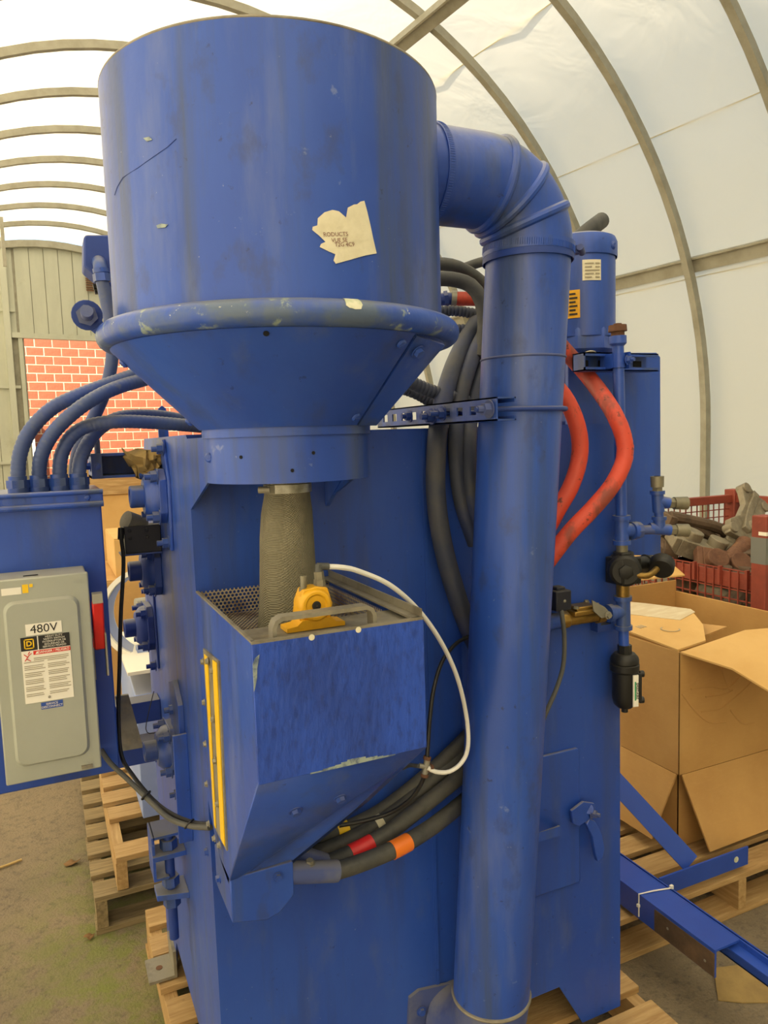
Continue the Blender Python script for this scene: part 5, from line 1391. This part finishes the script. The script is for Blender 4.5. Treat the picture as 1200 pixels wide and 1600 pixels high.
pallet('pallet carrying the blue machine, light new wood', .195, 1.335, 1.26, 2.36, 0, 'x', 8)
pallet('weathered grey pallet on the ground at left, lower of the stack', .055, 1.10, 2.50, 3.72, 0, 'x', 9, mats=('wood_grey', 'wood_grey_y'))
pallet('paler pallet lying on the weathered one at left', .125, 1.10, 2.50, 3.30, .1325, 'x', 6, h=.115, skip=(1,), bottom=False)
pallet('pallet under the big cardboard box at right', 1.36, 2.62, 1.62, 2.62, 0, 'x', 8, h=.14)

# ------------------------------------------------------------------ things stored behind the machine at left
def carton(name, label, x0, x1, y0, y1, z0, z1, mat='card'):
    t = thing(name, label, 'box', ((x0 + x1) / 2, (y0 + y1) / 2, z0))
    b = MB(); b.bb(x0, x1, y0, y1, z0, z1); b.build('carton_body', mat, t, bevel=.004)
    b = MB(); b.bb(x0 + .002, (x0 + x1) / 2 - .002, y0 + .002, y1 - .002, z1 + .0005, z1 + .006); b.build('flap', mat, t)
    b = MB(); b.bb((x0 + x1) / 2 + .002, x1 - .002, y0 + .002, y1 - .002, z1 + .0005, z1 + .006); b.build('flap', mat, t)
    return t
carton('cardboard_box', 'tall brown cardboard box standing behind the round duct ring', .12, .95, 3.90, 4.6, 0, .93)
carton('cardboard_box', 'smaller pale cardboard box on top of the tall one behind', .30, .9, 3.95, 4.5, .938, 1.13, 'card_light')
carton('cardboard_box', 'large pale carton farthest back behind the limit switch', .10, 1.1, 4.9, 5.6, 0, 1.30, 'card_light')
b = MB(); b.bb(.1, 1.1, 4.88, 5.0, 1.307, 1.50); 
solo(b, 'timber_block', 'wood', 'yellow timber board edge on the far carton', 'timber')
rg = thing('duct_ring', 'round white and blue duct ring lying behind the bearings', 'ring', (.42, 2.95, .93))
rc_ = Vector((0.333, 2.950, 0.955)); rd = Vector((-.35, -.93, .1)).normalized()
b = MB(); b.lathe(rc_, [(.16, -.10), (.172, -.10), (.172, .02), (.178, .02), (.178, .03), (.16, .03)], 48, d=rd, closed=True); b.build('ring_body', 'white_paint', rg)
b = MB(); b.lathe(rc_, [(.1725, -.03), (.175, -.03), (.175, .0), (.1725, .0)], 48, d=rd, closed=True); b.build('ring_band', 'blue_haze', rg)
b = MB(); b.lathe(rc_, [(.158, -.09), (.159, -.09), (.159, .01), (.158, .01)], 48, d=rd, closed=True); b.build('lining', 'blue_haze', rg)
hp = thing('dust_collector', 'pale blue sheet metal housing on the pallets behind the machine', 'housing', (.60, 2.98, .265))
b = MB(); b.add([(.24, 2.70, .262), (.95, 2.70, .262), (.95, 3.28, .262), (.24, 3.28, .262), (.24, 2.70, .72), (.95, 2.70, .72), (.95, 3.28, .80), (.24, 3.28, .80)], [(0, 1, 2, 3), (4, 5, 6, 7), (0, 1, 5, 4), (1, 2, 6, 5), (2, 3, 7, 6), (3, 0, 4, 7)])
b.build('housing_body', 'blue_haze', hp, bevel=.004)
b = MB(); b.bb(.22, .97, 2.68, 3.3, .80, .812); b.build('lid', 'white_paint', hp)
b = MB(); b.bb(.30, .315, 2.68, 2.70, .262, .78); b.build('rib', 'blue', hp)
b = MB(); b.bb(.62, .74, 2.85, 2.98, .812, .93); b.bb(.28, .55, 2.92, 2.98, .812, .83); b.build('cradle', 'blue_haze', hp)
kb = MB(); q = Vector((0.254, 2.600, 1.066)); kb.cyl(q, q + Vector((.045, .01, 0)), .021, seg=18); kb.cyl(q + Vector((.04, .01, 0)), q + Vector((.15, .02, 0)), .012, seg=14)
solo(kb, 'steel_roller', 'galv', 'shiny round steel roller in front of the duct ring', 'roller')
b = MB(); b.tube([(0.209, 1.850, 1.000), (0.191, 1.850, 0.939), (0.185, 1.850, 0.908), (0.193, 1.850, 0.896), (0.211, 1.850, 0.896)], .0011, seg=6)
solo(b, 'loose_wire', 'cable', 'thin black wire dangling near the support arms', 'wire')

# ------------------------------------------------------------------ ground litter
b = MB(); b.plate([(1.695, 1.474, 0.012), (1.762, 1.452, 0.012), (1.826, 1.395, 0.020), (1.843, 1.346, 0.012), (1.727, 1.318, 0.004), (1.665, 1.349, 0.004), (1.613, 1.386, 0.004)], .003, (0, 0, 1))
solo(b, 'cardboard_scrap', 'card_dusty', 'flat torn scrap of dirty cardboard on the asphalt at right', 'cardboard')
b = MB(); b.tube([(-0.299, 3.081, 0.008), (-0.235, 3.095, 0.008), (-0.182, 3.112, 0.008)], .005, seg=6); solo(b, 'stick', 'stick', 'pale dry stick on the asphalt at far left', 'stick')
random.seed(2)
for (q, n_, lbx) in (((-0.006, 2.994, 0.003), 5, 'brown dead leaf on the asphalt left of the pallets'), ((0.182, 2.540, 0.003), 4, 'small dead leaf beside the pallet corner'), ((0.031, 2.494, 0.003), 3, 'tiny dead leaf on the moss below the pallet')):
    b = MB(); vs = []
    for i in range(8):
        a = 2 * math.pi * i / 8; r = .012 * n_ / 3 * random.uniform(.6, 1.2); vs.append(Vector(q) + Vector((r * math.cos(a) * 1.5, r * math.sin(a), random.uniform(.0, .012))))
    vs.append(Vector(q) + Vector((0, 0, .004)))
    b.add(vs, [(i, (i + 1) % 8, 8) for i in range(8)]); o = b.build('dead_leaf', 'dead_leaf'); so_ = o.modifiers.new('thickness', 'SOLIDIFY'); so_.thickness = .0012
    tag(recenter(o), lbx, 'leaf')

# ------------------------------------------------------------------ big cardboard box at right
bx = thing('cardboard_box', 'big open brown cardboard box on the pallet at right', 'box', (2.25, 2.1, .142))
X0, X1, Y0, Y1 = 1.895, 2.62, 1.80, 2.52
ZL = .142
zf = (1.892, 1.800, 0.423)[2]; ztop = (1.882, 1.800, 0.854)[2]
th = .006
b = MB()
i_ = .03
for (a, c, d, e) in ((X0 + i_, X1 - i_, Y0 + i_, Y0 + i_ + th), (X0 + i_, X1 - i_, Y1 - i_ - th, Y1 - i_), (X0 + i_, X0 + i_ + th, Y0 + i_, Y1 - i_), (X1 - i_ - th, X1 - i_, Y0 + i_, Y1 - i_)):
    b.bb(a, c, d, e, ZL, zf + .1)
b.build('inner_carton', 'card', bx)
for nm, a, c, d, e in (('front_side', X0, X1, Y0, Y0 + th), ('back_side', X0, X1, Y1 - th, Y1), ('left_side', X0, X0 + th, Y0, Y1), ('right_side', X1 - th, X1, Y0, Y1)):
    b = MB(); nx, nz_ = 9, 7; vs = []
    front = nm.endswith('front_side')
    b.bb(a, c, d, e, zf, ztop + (.05 if nm == 'back_side' else 0)); b.build(nm, 'card', bx, bevel=.002)
# hanging lower flaps
fl_ = .24
b = MB(); b.plate([(X0 + .012, Y0 - .001, zf), (X1, Y0 - .001, zf), (X1 - .01, Y0 - .075, zf - fl_), (X0 + .055, Y0 - .085, zf - fl_ - .005)], th, (0, -.95, .3)); b.build('lower_flap', 'card', bx)
b = MB(); b.plate([(X0 - .001, Y1, zf), (X0 - .001, Y0 + .012, zf), (X0 - .065, Y0 + .06, zf - fl_), (X0 - .065, Y1 - .02, zf - fl_)], th, (-.95, 0, .3)); b.build('lower_flap', 'card', bx)
# upper flaps: left one folded over, front one sagging out, inner one
tz = ztop
b = MB(); fz_ = lambda p, up=0: (p[0], p[1], tz + .006 + .06 * (p[0] - X0) + .05 * (p[1] - Y0) + up)
b.plate([fz_(p) for p in ((X0, Y0 + .01), (X0 + .14, Y0 + .02), (X0 + .26, Y0 + .14), (X0 + .34, Y0 + .26), (X0 + .27, Y0 + .44), (X0 + .14, Y1 - .08), (X0, Y1))], th, (0, 0, 1))
fb_ = b.build('top_flap', 'card_light', bx)
b = MB(); b.plate([fz_(p, .0022) for p in ((X0 + .23, Y0 + .22), (X0 + .345, Y0 + .255), (X0 + .36, Y0 + .29), (X0 + .28, Y0 + .445), (X0 + .14, Y1 - .07), (X0 + .03, Y1 - .05), (X0 + .03, Y1 - .17), (X0 + .14, Y0 + .37))], .002, (0, 0, 1)); b.build('packing_tape', 'tape_clear', fb_)
b = MB(); b.lathe(Vector(fz_((X0 + .13, Y0 + .17), .0005)), [(.030, 0), (.034, 0), (.034, .0008), (.030, .0008)], 24, d=(-.06, -.05, 1), closed=True)
b.build('print_mark', 'ink_faint', fb_)
b = MB()
for k_ in range(3): b.box(fz_((X0 + .055 + k_ * .012, Y0 + .25), .0005), (.006, .03, .0008))
b.build('print_mark', 'ink_faint', fb_)
b = MB(); b.plate([(X0 + .17, Y0 + .10, tz - .005), (X0 + .36, Y0 + .12, tz + .012), (X0 + .36, Y0 + .30, tz - .01), (X0 + .2, Y0 + .3, tz - .02)], th, (0, 0, 1)); b.build('top_flap', 'card', bx)
b = MB()
A_ = [(X0 + .004, Y0 + .0, tz), (X0 + .30, Y0 - .005, tz + .035), (X1, Y0, tz + .0)]
Bq = [(X0 + .08, Y0 - .14, tz - .03), (X0 + .33, Y0 - .155, tz + .005), (X1, Y0 - .15, tz - .04)]
Cq = [(X0 + .145, Y0 - .265, tz - .10), (X0 + .36, Y0 - .285, tz - .06), (X1, Y0 - .27, tz - .10)]
up_ = [Vector(p) for p in A_ + Bq + Cq]; dn_ = [p - Vector((0, 0, th)) for p in up_]
fs = []
for i in range(2):
    for j in range(2):
        a = i * 3 + j; fs += [(a, a + 1, a + 4, a + 3), (9 + a, 9 + a + 3, 9 + a + 4, 9 + a + 1)]
rim_ = [0, 1, 2, 5, 8, 7, 6, 3]
fs += [(rim_[i], rim_[(i + 1) % 8], rim_[(i + 1) % 8] + 9, rim_[i] + 9) for i in range(8)]
b.add(up_ + dn_, fs); ff = b.build('top_flap', 'card_light', bx, ang=20)
b = MB(); b.plate([(X0 + .14, Y0 - .225, tz - .095), (X0 + .26, Y0 - .235, tz - .07), (X0 + .255, Y0 - .30, tz - .135)], .001); b.build('packing_slip', 'white_paper', ff)
# creases pressed into the front
b = MB()
for pts in ([(X0 + .01, .05), (X0 + .07, -.02), (X0 + .14, -.075), (X0 + .22, -.09)], [(X0 + .05, .06), (X0 + .14, .05), (X0 + .22, .03), (X0 + .30, .07)], [(X0 + .19, .12), (X0 + .215, .06), (X0 + .235, .025)],
            [(X0 + .10, -.03), (X0 + .18, -.035), (X0 + .235, -.02), (X0 + .32, .02), (X0 + .38, .06)], [(X0 + .24, -.05), (X0 + .30, -.11), (X0 + .36, -.12)], [(X0 + .12, .02), (X0 + .2, .012), (X0 + .25, .02)]):
    zc_ = (zf + ztop) / 2 + .02
    b.tube([(p[0], Y0 + .0004, zc_ + p[1]) for p in pts], .0035, seg=6, step=.01)
b.build('crease', 'card', bx)
b = MB(); b.bb(X0 + .17, X0 + .225, Y0 + i_ - .002, Y0 + i_, ZL, zf); b.build('packing_tape', 'tape_clear', bx)

# ------------------------------------------------------------------ blue steel rails lying on the pallet at right
rl = thing('steel_rail_frame', 'blue steel rail with bolted angle and cross bar beside the machine', 'rail', (1.66, 1.5, .158))
zr = .158
b = MB()
rx = 1.605
b.bb(rx, rx + .004, .75, 1.85, zr, zr + .075); b.bb(rx - .035, rx, .75, 1.85, zr + .055, zr + .059); b.bb(rx, rx + .03, .75, 1.85, zr, zr + .004); b.bb(rx + .010, rx + .014, .75, 1.85, zr + .03, zr + .075)
b.build('rail', 'blue_clean', rl)
b = MB(); b.bb(rx - .095, rx - .004, 1.31, 1.95, zr + .072, zr + .078); b.bb(rx - .095, rx - .089, 1.31, 1.95, zr, zr + .072)
an = b.build('angle', 'blue_clean', rl)
b = MB(); b.bb(rx - .097, rx - .095, 1.31, 1.52, zr + .002, zr + .068); wp = b.build('wear_plate', 'rust_brown', an)
bolt(wp, (rx - .097, 1.47, zr + .04), (-1, 0, 0), .8, 'rivet', 'galv'); bolt(wp, (rx - .097, 1.34, zr + .03), (-1, 0, 0), .8, 'rivet', 'galv')
b = MB(); b.bb(rx + .03, 2.02, 1.625, 1.631, zr + .005, zr + .066); b.bb(rx + .03, 2.02, 1.631, 1.66, zr + .005, zr + .010); cb = b.build('cross_bar', 'blue_clean', rl)
b = MB(); b.cyl((1.965, 1.6245, zr + .036), (1.965, 1.6255, zr + .036), .010, seg=16); b.build('hole', 'chip_green', cb)
e0, e1 = Vector((1.80, 1.66, zr + .05)), Vector((1.632, 1.837, 0.461))
dd = (e1 - e0).normalized(); sdv = dd.cross(Vector((-.35, -.75, .55))).normalized(); upn = sdv.cross(dd)
b = MB(); vs = []
for p in (e0, e1):
    for s_, u_ in ((-.032, 0), (.032, 0), (.032, .005), (-.032, .005)): vs.append(p + sdv * s_ + upn * u_)
b.add(vs, [(0, 1, 2, 3), (7, 6, 5, 4), (0, 4, 5, 1), (1, 5, 6, 2), (2, 6, 7, 3), (3, 7, 4, 0)])
b.build('brace', 'blue_clean', rl)
zt_ = thing('zip_tie', 'white zip tie round the blue steel rails', 'zip tie', (rx - .05, 1.56, zr))
b = MB(); yz = 1.56
b.tube([(rx - .098, yz + .02, zr + .01), (rx - .098, yz + .02, zr + .08), (rx - .05, yz + .01, zr + .082), (rx + .006, yz, zr + .079), (rx + .017, yz, zr + .074)], .0022, seg=8, smooth=False); b.build('strap', 'zip_white', zt_)
b = MB(); b.box((rx + .01, yz, zr + .083), (.010, .008, .008)); b.box((rx - .1, yz + .02, zr + .045), (.007, .008, .008)); b.build('lock_head', 'zip_white', zt_)
b = MB(); b.tube([(1.676, 1.587, 0.181), (1.681, 1.580, 0.142), (1.667, 1.582, 0.100), (1.633, 1.595, 0.076)], .0035, seg=8)
solo(b, 'strap', 'cable', 'curl of black strapping at the pallet edge near the rail', 'strap')

# ------------------------------------------------------------------ wire mesh crate of scrap
CX0, CX1, CY0, CY1, CZ0, CZ1 = 2.70, 3.62, 2.12, 3.05, .10, 1.21
cr = thing('mesh_crate', 'rusty red wire mesh crate full of scrap metal', 'crate', ((CX0 + CX1) / 2, (CY0 + CY1) / 2, 0))
pw = .07
for x, y, zt2 in ((CX0, CY0, CZ1 + .02), (CX1, CY0, CZ1), (CX0, CY1, CZ1), (CX1, CY1, CZ1 + .03)):
    b = MB(); b.bb(x - pw / 2, x + pw / 2, y - pw / 2, y + pw / 2, 0, zt2); po = b.build('post', 'red_oxide', cr, bevel=.004)
    if (x, y) == (CX0, CY0):
        b = MB(); b.bb(x - pw / 2 - .001, x + pw / 2 + .001, y - pw / 2 - .001, y + pw / 2 + .001, 1.03, 1.14); b.build('grey_stripe', 'stripe_grey', po)
        b = MB(); b.bb(x - pw / 2 - .0015, x - pw / 2 + .02, y - pw / 2 - .0015, y, 1.15, 1.165); b.build('paint_fleck', 'white_paint', po)
def rail(x0, x1, y0, y1, z, h=.045):
    b = MB(); b.bb(x0, x1, y0, y1, z - h, z); return b.build('frame_rail', 'red_oxide', cr, bevel=.002)
e_ = .02
for z in (CZ1, .16):
    rail(CX0, CX1, CY1 - e_, CY1 + e_, z); rail(CX1 - e_, CX1 + e_, CY0, CY1, z); rail(CX0, CX1, CY0 - e_, CY0 + e_, z)
rail(CX0 - e_, CX0 + e_, CY0, CY1, .16)
GT = .97
rail(CX0 - .006, CX0 + .006, CY0, CY1, GT, .07)
def mesh_panel(axis, c, a0, a1, z0, z1):
    b = MB(); st_ = .042; w_ = .0026
    n1 = int((a1 - a0) / st_); n2 = int((z1 - z0) / st_)
    for i in range(n1 + 1):
        a = a0 + (a1 - a0) * i / n1
        if axis == 'x': b.bb(c - w_, c + w_, a - w_, a + w_, z0, z1)
        else: b.bb(a - w_, a + w_, c - w_, c + w_, z0, z1)
    for i in range(n2 + 1):
        z = z0 + (z1 - z0) * i / n2
        if axis == 'x': b.bb(c + w_, c + 3 * w_, a0, a1, z - w_, z + w_)
        else: b.bb(a0, a1, c + w_, c + 3 * w_, z - w_, z + w_)
    o = b.build('wire_mesh', 'red_oxide', cr); o['kind'] = 'stuff'
mesh_panel('x', CX0 - .01, CY0 + .03, CY1 - .03, .16, GT + .01); mesh_panel('x', CX1, CY0 + .03, CY1 - .03, .16, CZ1 - .04)
mesh_panel('y', CY0, CX0 + .03, CX1 - .03, .16, CZ1 - .04); mesh_panel('y', CY1, CX0 + .03, CX1 - .03, .16, CZ1 - .04)
b = MB(); b.bb(CX0, CX1, CY0, CY1, .10, .118); b.build('floor_plate', 'rust_brown', cr)
yy_ = CY0 + .07
while yy_ < CY1 - .08:
    b = MB(); b.bb(CX0 - .022, CX0 - .004, yy_ - .006, yy_ + .006, GT - .06, GT + .02); b.build('gate_hook', 'red_oxide', cr); yy_ += .14

# scrap pieces heaped in the crate
def blob(c, size, rot, mat, name, label, cat, kind):
    b = MB(); sx, sy, sz = size
    if kind == 'caliper':
        b.box((0, 0, 0), (sx, sy, sz * .6)); b.cyl((-sx * .25, 0, -sz * .2), (-sx * .25, 0, sz * .6), sy * .36, seg=16); b.cyl((sx * .25, 0, -sz * .2), (sx * .25, 0, sz * .6), sy * .36, seg=16)
        b.prism([(-sx * .5, -sz * .3), (-sx * .62, -sz * .1), (-sx * .62, sz * .3), (-sx * .5, sz * .3)], -sy * .5, sy * .5, 'y'); b.prism([(sx * .5, -sz * .3), (sx * .66, -sz * .1), (sx * .66, sz * .2), (sx * .5, sz * .3)], -sy * .4, sy * .4, 'y')
    elif kind == 'arm':
        P_ = [(-sx * .5, 0, 0), (-sx * .25, sy * .25, sz * .25), (0, sy * .3, sz * .3), (sx * .25, sy * .2, sz * .1), (sx * .5, 0, -sz * .2)]
        b.tube(P_, sz * .28, seg=10, step=.03)
        b.lathe((-sx * .5, 0, 0), [(sz * .18, -sz * .3), (sz * .42, -sz * .3), (sz * .42, sz * .3), (sz * .18, sz * .3)], 18, d=(0, 1, 0), closed=True)
        b.lathe((sx * .5, 0, -sz * .2), [(sz * .18, -sz * .3), (sz * .42, -sz * .3), (sz * .42, sz * .3), (sz * .18, sz * .3)], 18, d=(0, 1, 0), closed=True)
    elif kind == 'bracket':
        out = [(-.5, -.35), (-.42, .0), (-.5, .4), (-.3, .5), (-.1, .25), (.15, .2), (.35, .45), (.5, .3), (.45, -.1), (.5, -.4), (.25, -.5), (0, -.2), (-.25, -.5)]
        b.prism([(p * sx, q * sy) for p, q in out], -sz / 2, sz / 2, 'z')
        for p, q in ((-.4, .35), (.4, .3), (.38, -.4), (-.35, -.38)):
            b.cyl((p * sx, q * sy, -sz * .8), (p * sx, q * sy, sz * .8), sx * .07, seg=12)
        b.prism([(p * sx * .9, sz * .5 + abs(q) * sy * .2) for p, q in out[3:8]] + [(.4 * sx, sz * .4), (-.3 * sx, sz * .4)], -sz * .6, sz * .6, 'y')
    elif kind == 'tube':
        b.lathe((-sx / 2, 0, 0), [(sy * .38, 0), (sy * .5, 0), (sy * .5, sx * .1), (sy * .44, sx * .12), (sy * .44, sx * .9), (sy * .5, sx * .92), (sy * .5, sx), (sy * .38, sx)], 22, d=(1, 0, 0), closed=True)
    elif kind == 'yoke':
        b.tube([(-sx * .5, 0, sz * .35), (sx * .2, 0, sz * .45), (sx * .45, 0, sz * .3), (sx * .5, 0, -sz * .2), (sx * .42, 0, -sz * .5)], sy * .24, seg=10, step=.03)
        b.tube([(-sx * .5, 0, sz * .1), (sx * .1, 0, sz * .1), (sx * .35, 0, -sz * .1)], sy * .2, seg=10, step=.03); b.box((-sx * .5, 0, sz * .2), (sx * .12, sy, sz * .5))
    elif kind == 'casting':
        b.lathe((0, 0, -sz / 2), [(.0005, 0), (sx * .34, 0), (sx * .42, sz * .15), (sx * .36, sz * .45), (sx * .5, sz * .6), (sx * .48, sz * .8), (sx * .3, sz), (.0005, sz)], 10)
        b.box((sx * .35, 0, 0), (sx * .5, sy * .4, sz * .5)); b.cyl((0, -sy * .5, 0), (0, sy * .5, 0), sz * .22, seg=14)
    R = Matrix.Rotation(rot[2], 4, 'Z') @ Matrix.Rotation(rot[1], 4, 'Y') @ Matrix.Rotation(rot[0], 4, 'X')
    M4 = Matrix.Translation(Vector(c)) @ R
    b.v = [M4 @ p for p in b.v]
    return solo(b, name, mat, label, cat, 'scrap metal in the crate', bevel=.004)
SCR = [
 ((2.975, 2.726, 1.074), (.34, .12, .12), (.2, .3, -.3), 'rust_brown', 'yoke', 'dark bent steel yoke on top of the scrap heap'),
 ((3.207, 2.628, 1.143), (.40, .20, .035), (1.0, -.6, .5), 'scrap_grey', 'bracket', 'pale stamped steel bracket standing upright in the scrap'),
 ((3.195, 2.568, 1.052), (.34, .12, .12), (.4, -.35, -.2), 'scrap_grey', 'arm', 'pale curved control arm leaning in the scrap'),
 ((2.793, 2.636, 1.004), (.26, .13, .14), (.3, .35, -.4), 'scrap_grey', 'caliper', 'grey caliper casting with a rusty bore in the scrap'),
 ((3.080, 2.890, 0.986), (.36, .16, .16), (0, .1, .4), 'rust_brown', 'caliper', 'brown engine casting behind the caliper'),
 ((3.025, 2.926, 1.083), (.34, .16, .12), (.2, .15, .1), 'rust_brown', 'arm', 'dusty brown arm at the back of the scrap heap'),
 ((2.967, 2.499, 0.980), (.26, .09, .09), (0, -.4, .2), 'rust', 'tube', 'rusty steel tube lying across the scrap heap'),
 ((3.102, 2.492, 0.975), (.28, .11, .11), (.1, -.15, .5), 'rust_brown', 'tube', 'dark steel tube beside the corner post in the scrap'),
 ((2.847, 2.494, 0.938), (.22, .14, .13), (.9, .2, -.5), 'rust', 'caliper', 'rusty two-bore caliper above the crate gate'),
 ((2.975, 2.434, 0.927), (.30, .14, .06), (.2, -.2, .4), 'rust_brown', 'bracket', 'dark plate bracket above the crate gate at right'),
 ((2.758, 2.516, 0.769), (.24, .15, .16), (.2, .3, .6), 'scrap_grey', 'casting', 'grey casting seen through the crate gate'),
 ((2.677, 2.675, 0.875), (.26, .14, .14), (.2, .1, -.6), 'rust_brown', 'casting', 'brown casting behind the gate near the black gauge'),
 ((2.924, 2.441, 0.779), (.30, .16, .16), (.5, -.3, .3), 'rust_brown', 'yoke', 'dark yoke low behind the crate gate'),
 ((3.342, 2.879, 0.971), (.34, .15, .15), (.2, -.2, .9), 'rust_brown', 'casting', 'brown casting half buried at the back of the scrap'),
 ((2.828, 2.893, 0.975), (.30, .14, .12), (.2, .1, .9), 'rust_brown', 'arm', 'brown arm at the left of the scrap heap'),
]
for c, sz_, ro, mt, kd, lb_ in SCR:
    c = Vector(c)
    c.x = min(max(c.x, CX0 + .2), CX1 - .2); c.y = min(max(c.y, CY0 + .18), CY1 - .2)
    blob(c, sz_, ro, mt, 'scrap_' + {'yoke': 'yoke', 'bracket': 'bracket', 'arm': 'control_arm', 'caliper': 'caliper', 'tube': 'steel_tube', 'casting': 'casting'}[kd], lb_, 'scrap part', kd)
# fill below so the heap has a body
random.seed(21)
b = MB(); n_ = 10; vs = []
for i in range(n_):
    for j in range(n_):
        u, v = i / (n_ - 1), j / (n_ - 1)
        hgt = .62 + .22 * math.sin(u * 3.14) * math.sin(v * 3.14) + random.uniform(-.05, .05) + .12 * v
        vs.append((CX0 + .04 + (CX1 - CX0 - .08) * u, CY0 + .04 + (CY1 - CY0 - .08) * v, hgt))
o0 = len(vs)
vs += [(x, y, .12) for x, y, z in vs]
fs = [(i * n_ + j, (i + 1) * n_ + j, (i + 1) * n_ + j + 1, i * n_ + j + 1) for i in range(n_ - 1) for j in range(n_ - 1)]
per = [i * n_ for i in range(n_)] + [(n_ - 1) * n_ + j for j in range(1, n_)] + [i * n_ + n_ - 1 for i in range(n_ - 2, -1, -1)] + [j for j in range(n_ - 2, 0, -1)]
fs += [(per[i], per[(i + 1) % len(per)], per[(i + 1) % len(per)] + o0, per[i] + o0) for i in range(len(per))]
b.add(vs, fs)
o = tag(recenter(b.build('scrap_heap', 'rust_brown', None, ang=15)), 'dark heap of mixed rusty scrap filling the mesh crate', 'scrap'); o['kind'] = 'stuff'
# loose cardboard sheet stuck on the near side of the crate
b = MB(); b.plate([(2.167, 2.323, 1.086), (2.267, 2.280, 1.104), (2.310, 2.173, 1.015), (2.124, 2.224, 1.009)], .006, (0, 0, 1))
solo(b, 'cardboard_flap', 'card_light', 'loose cardboard flap poking out behind the black regulator', 'cardboard')
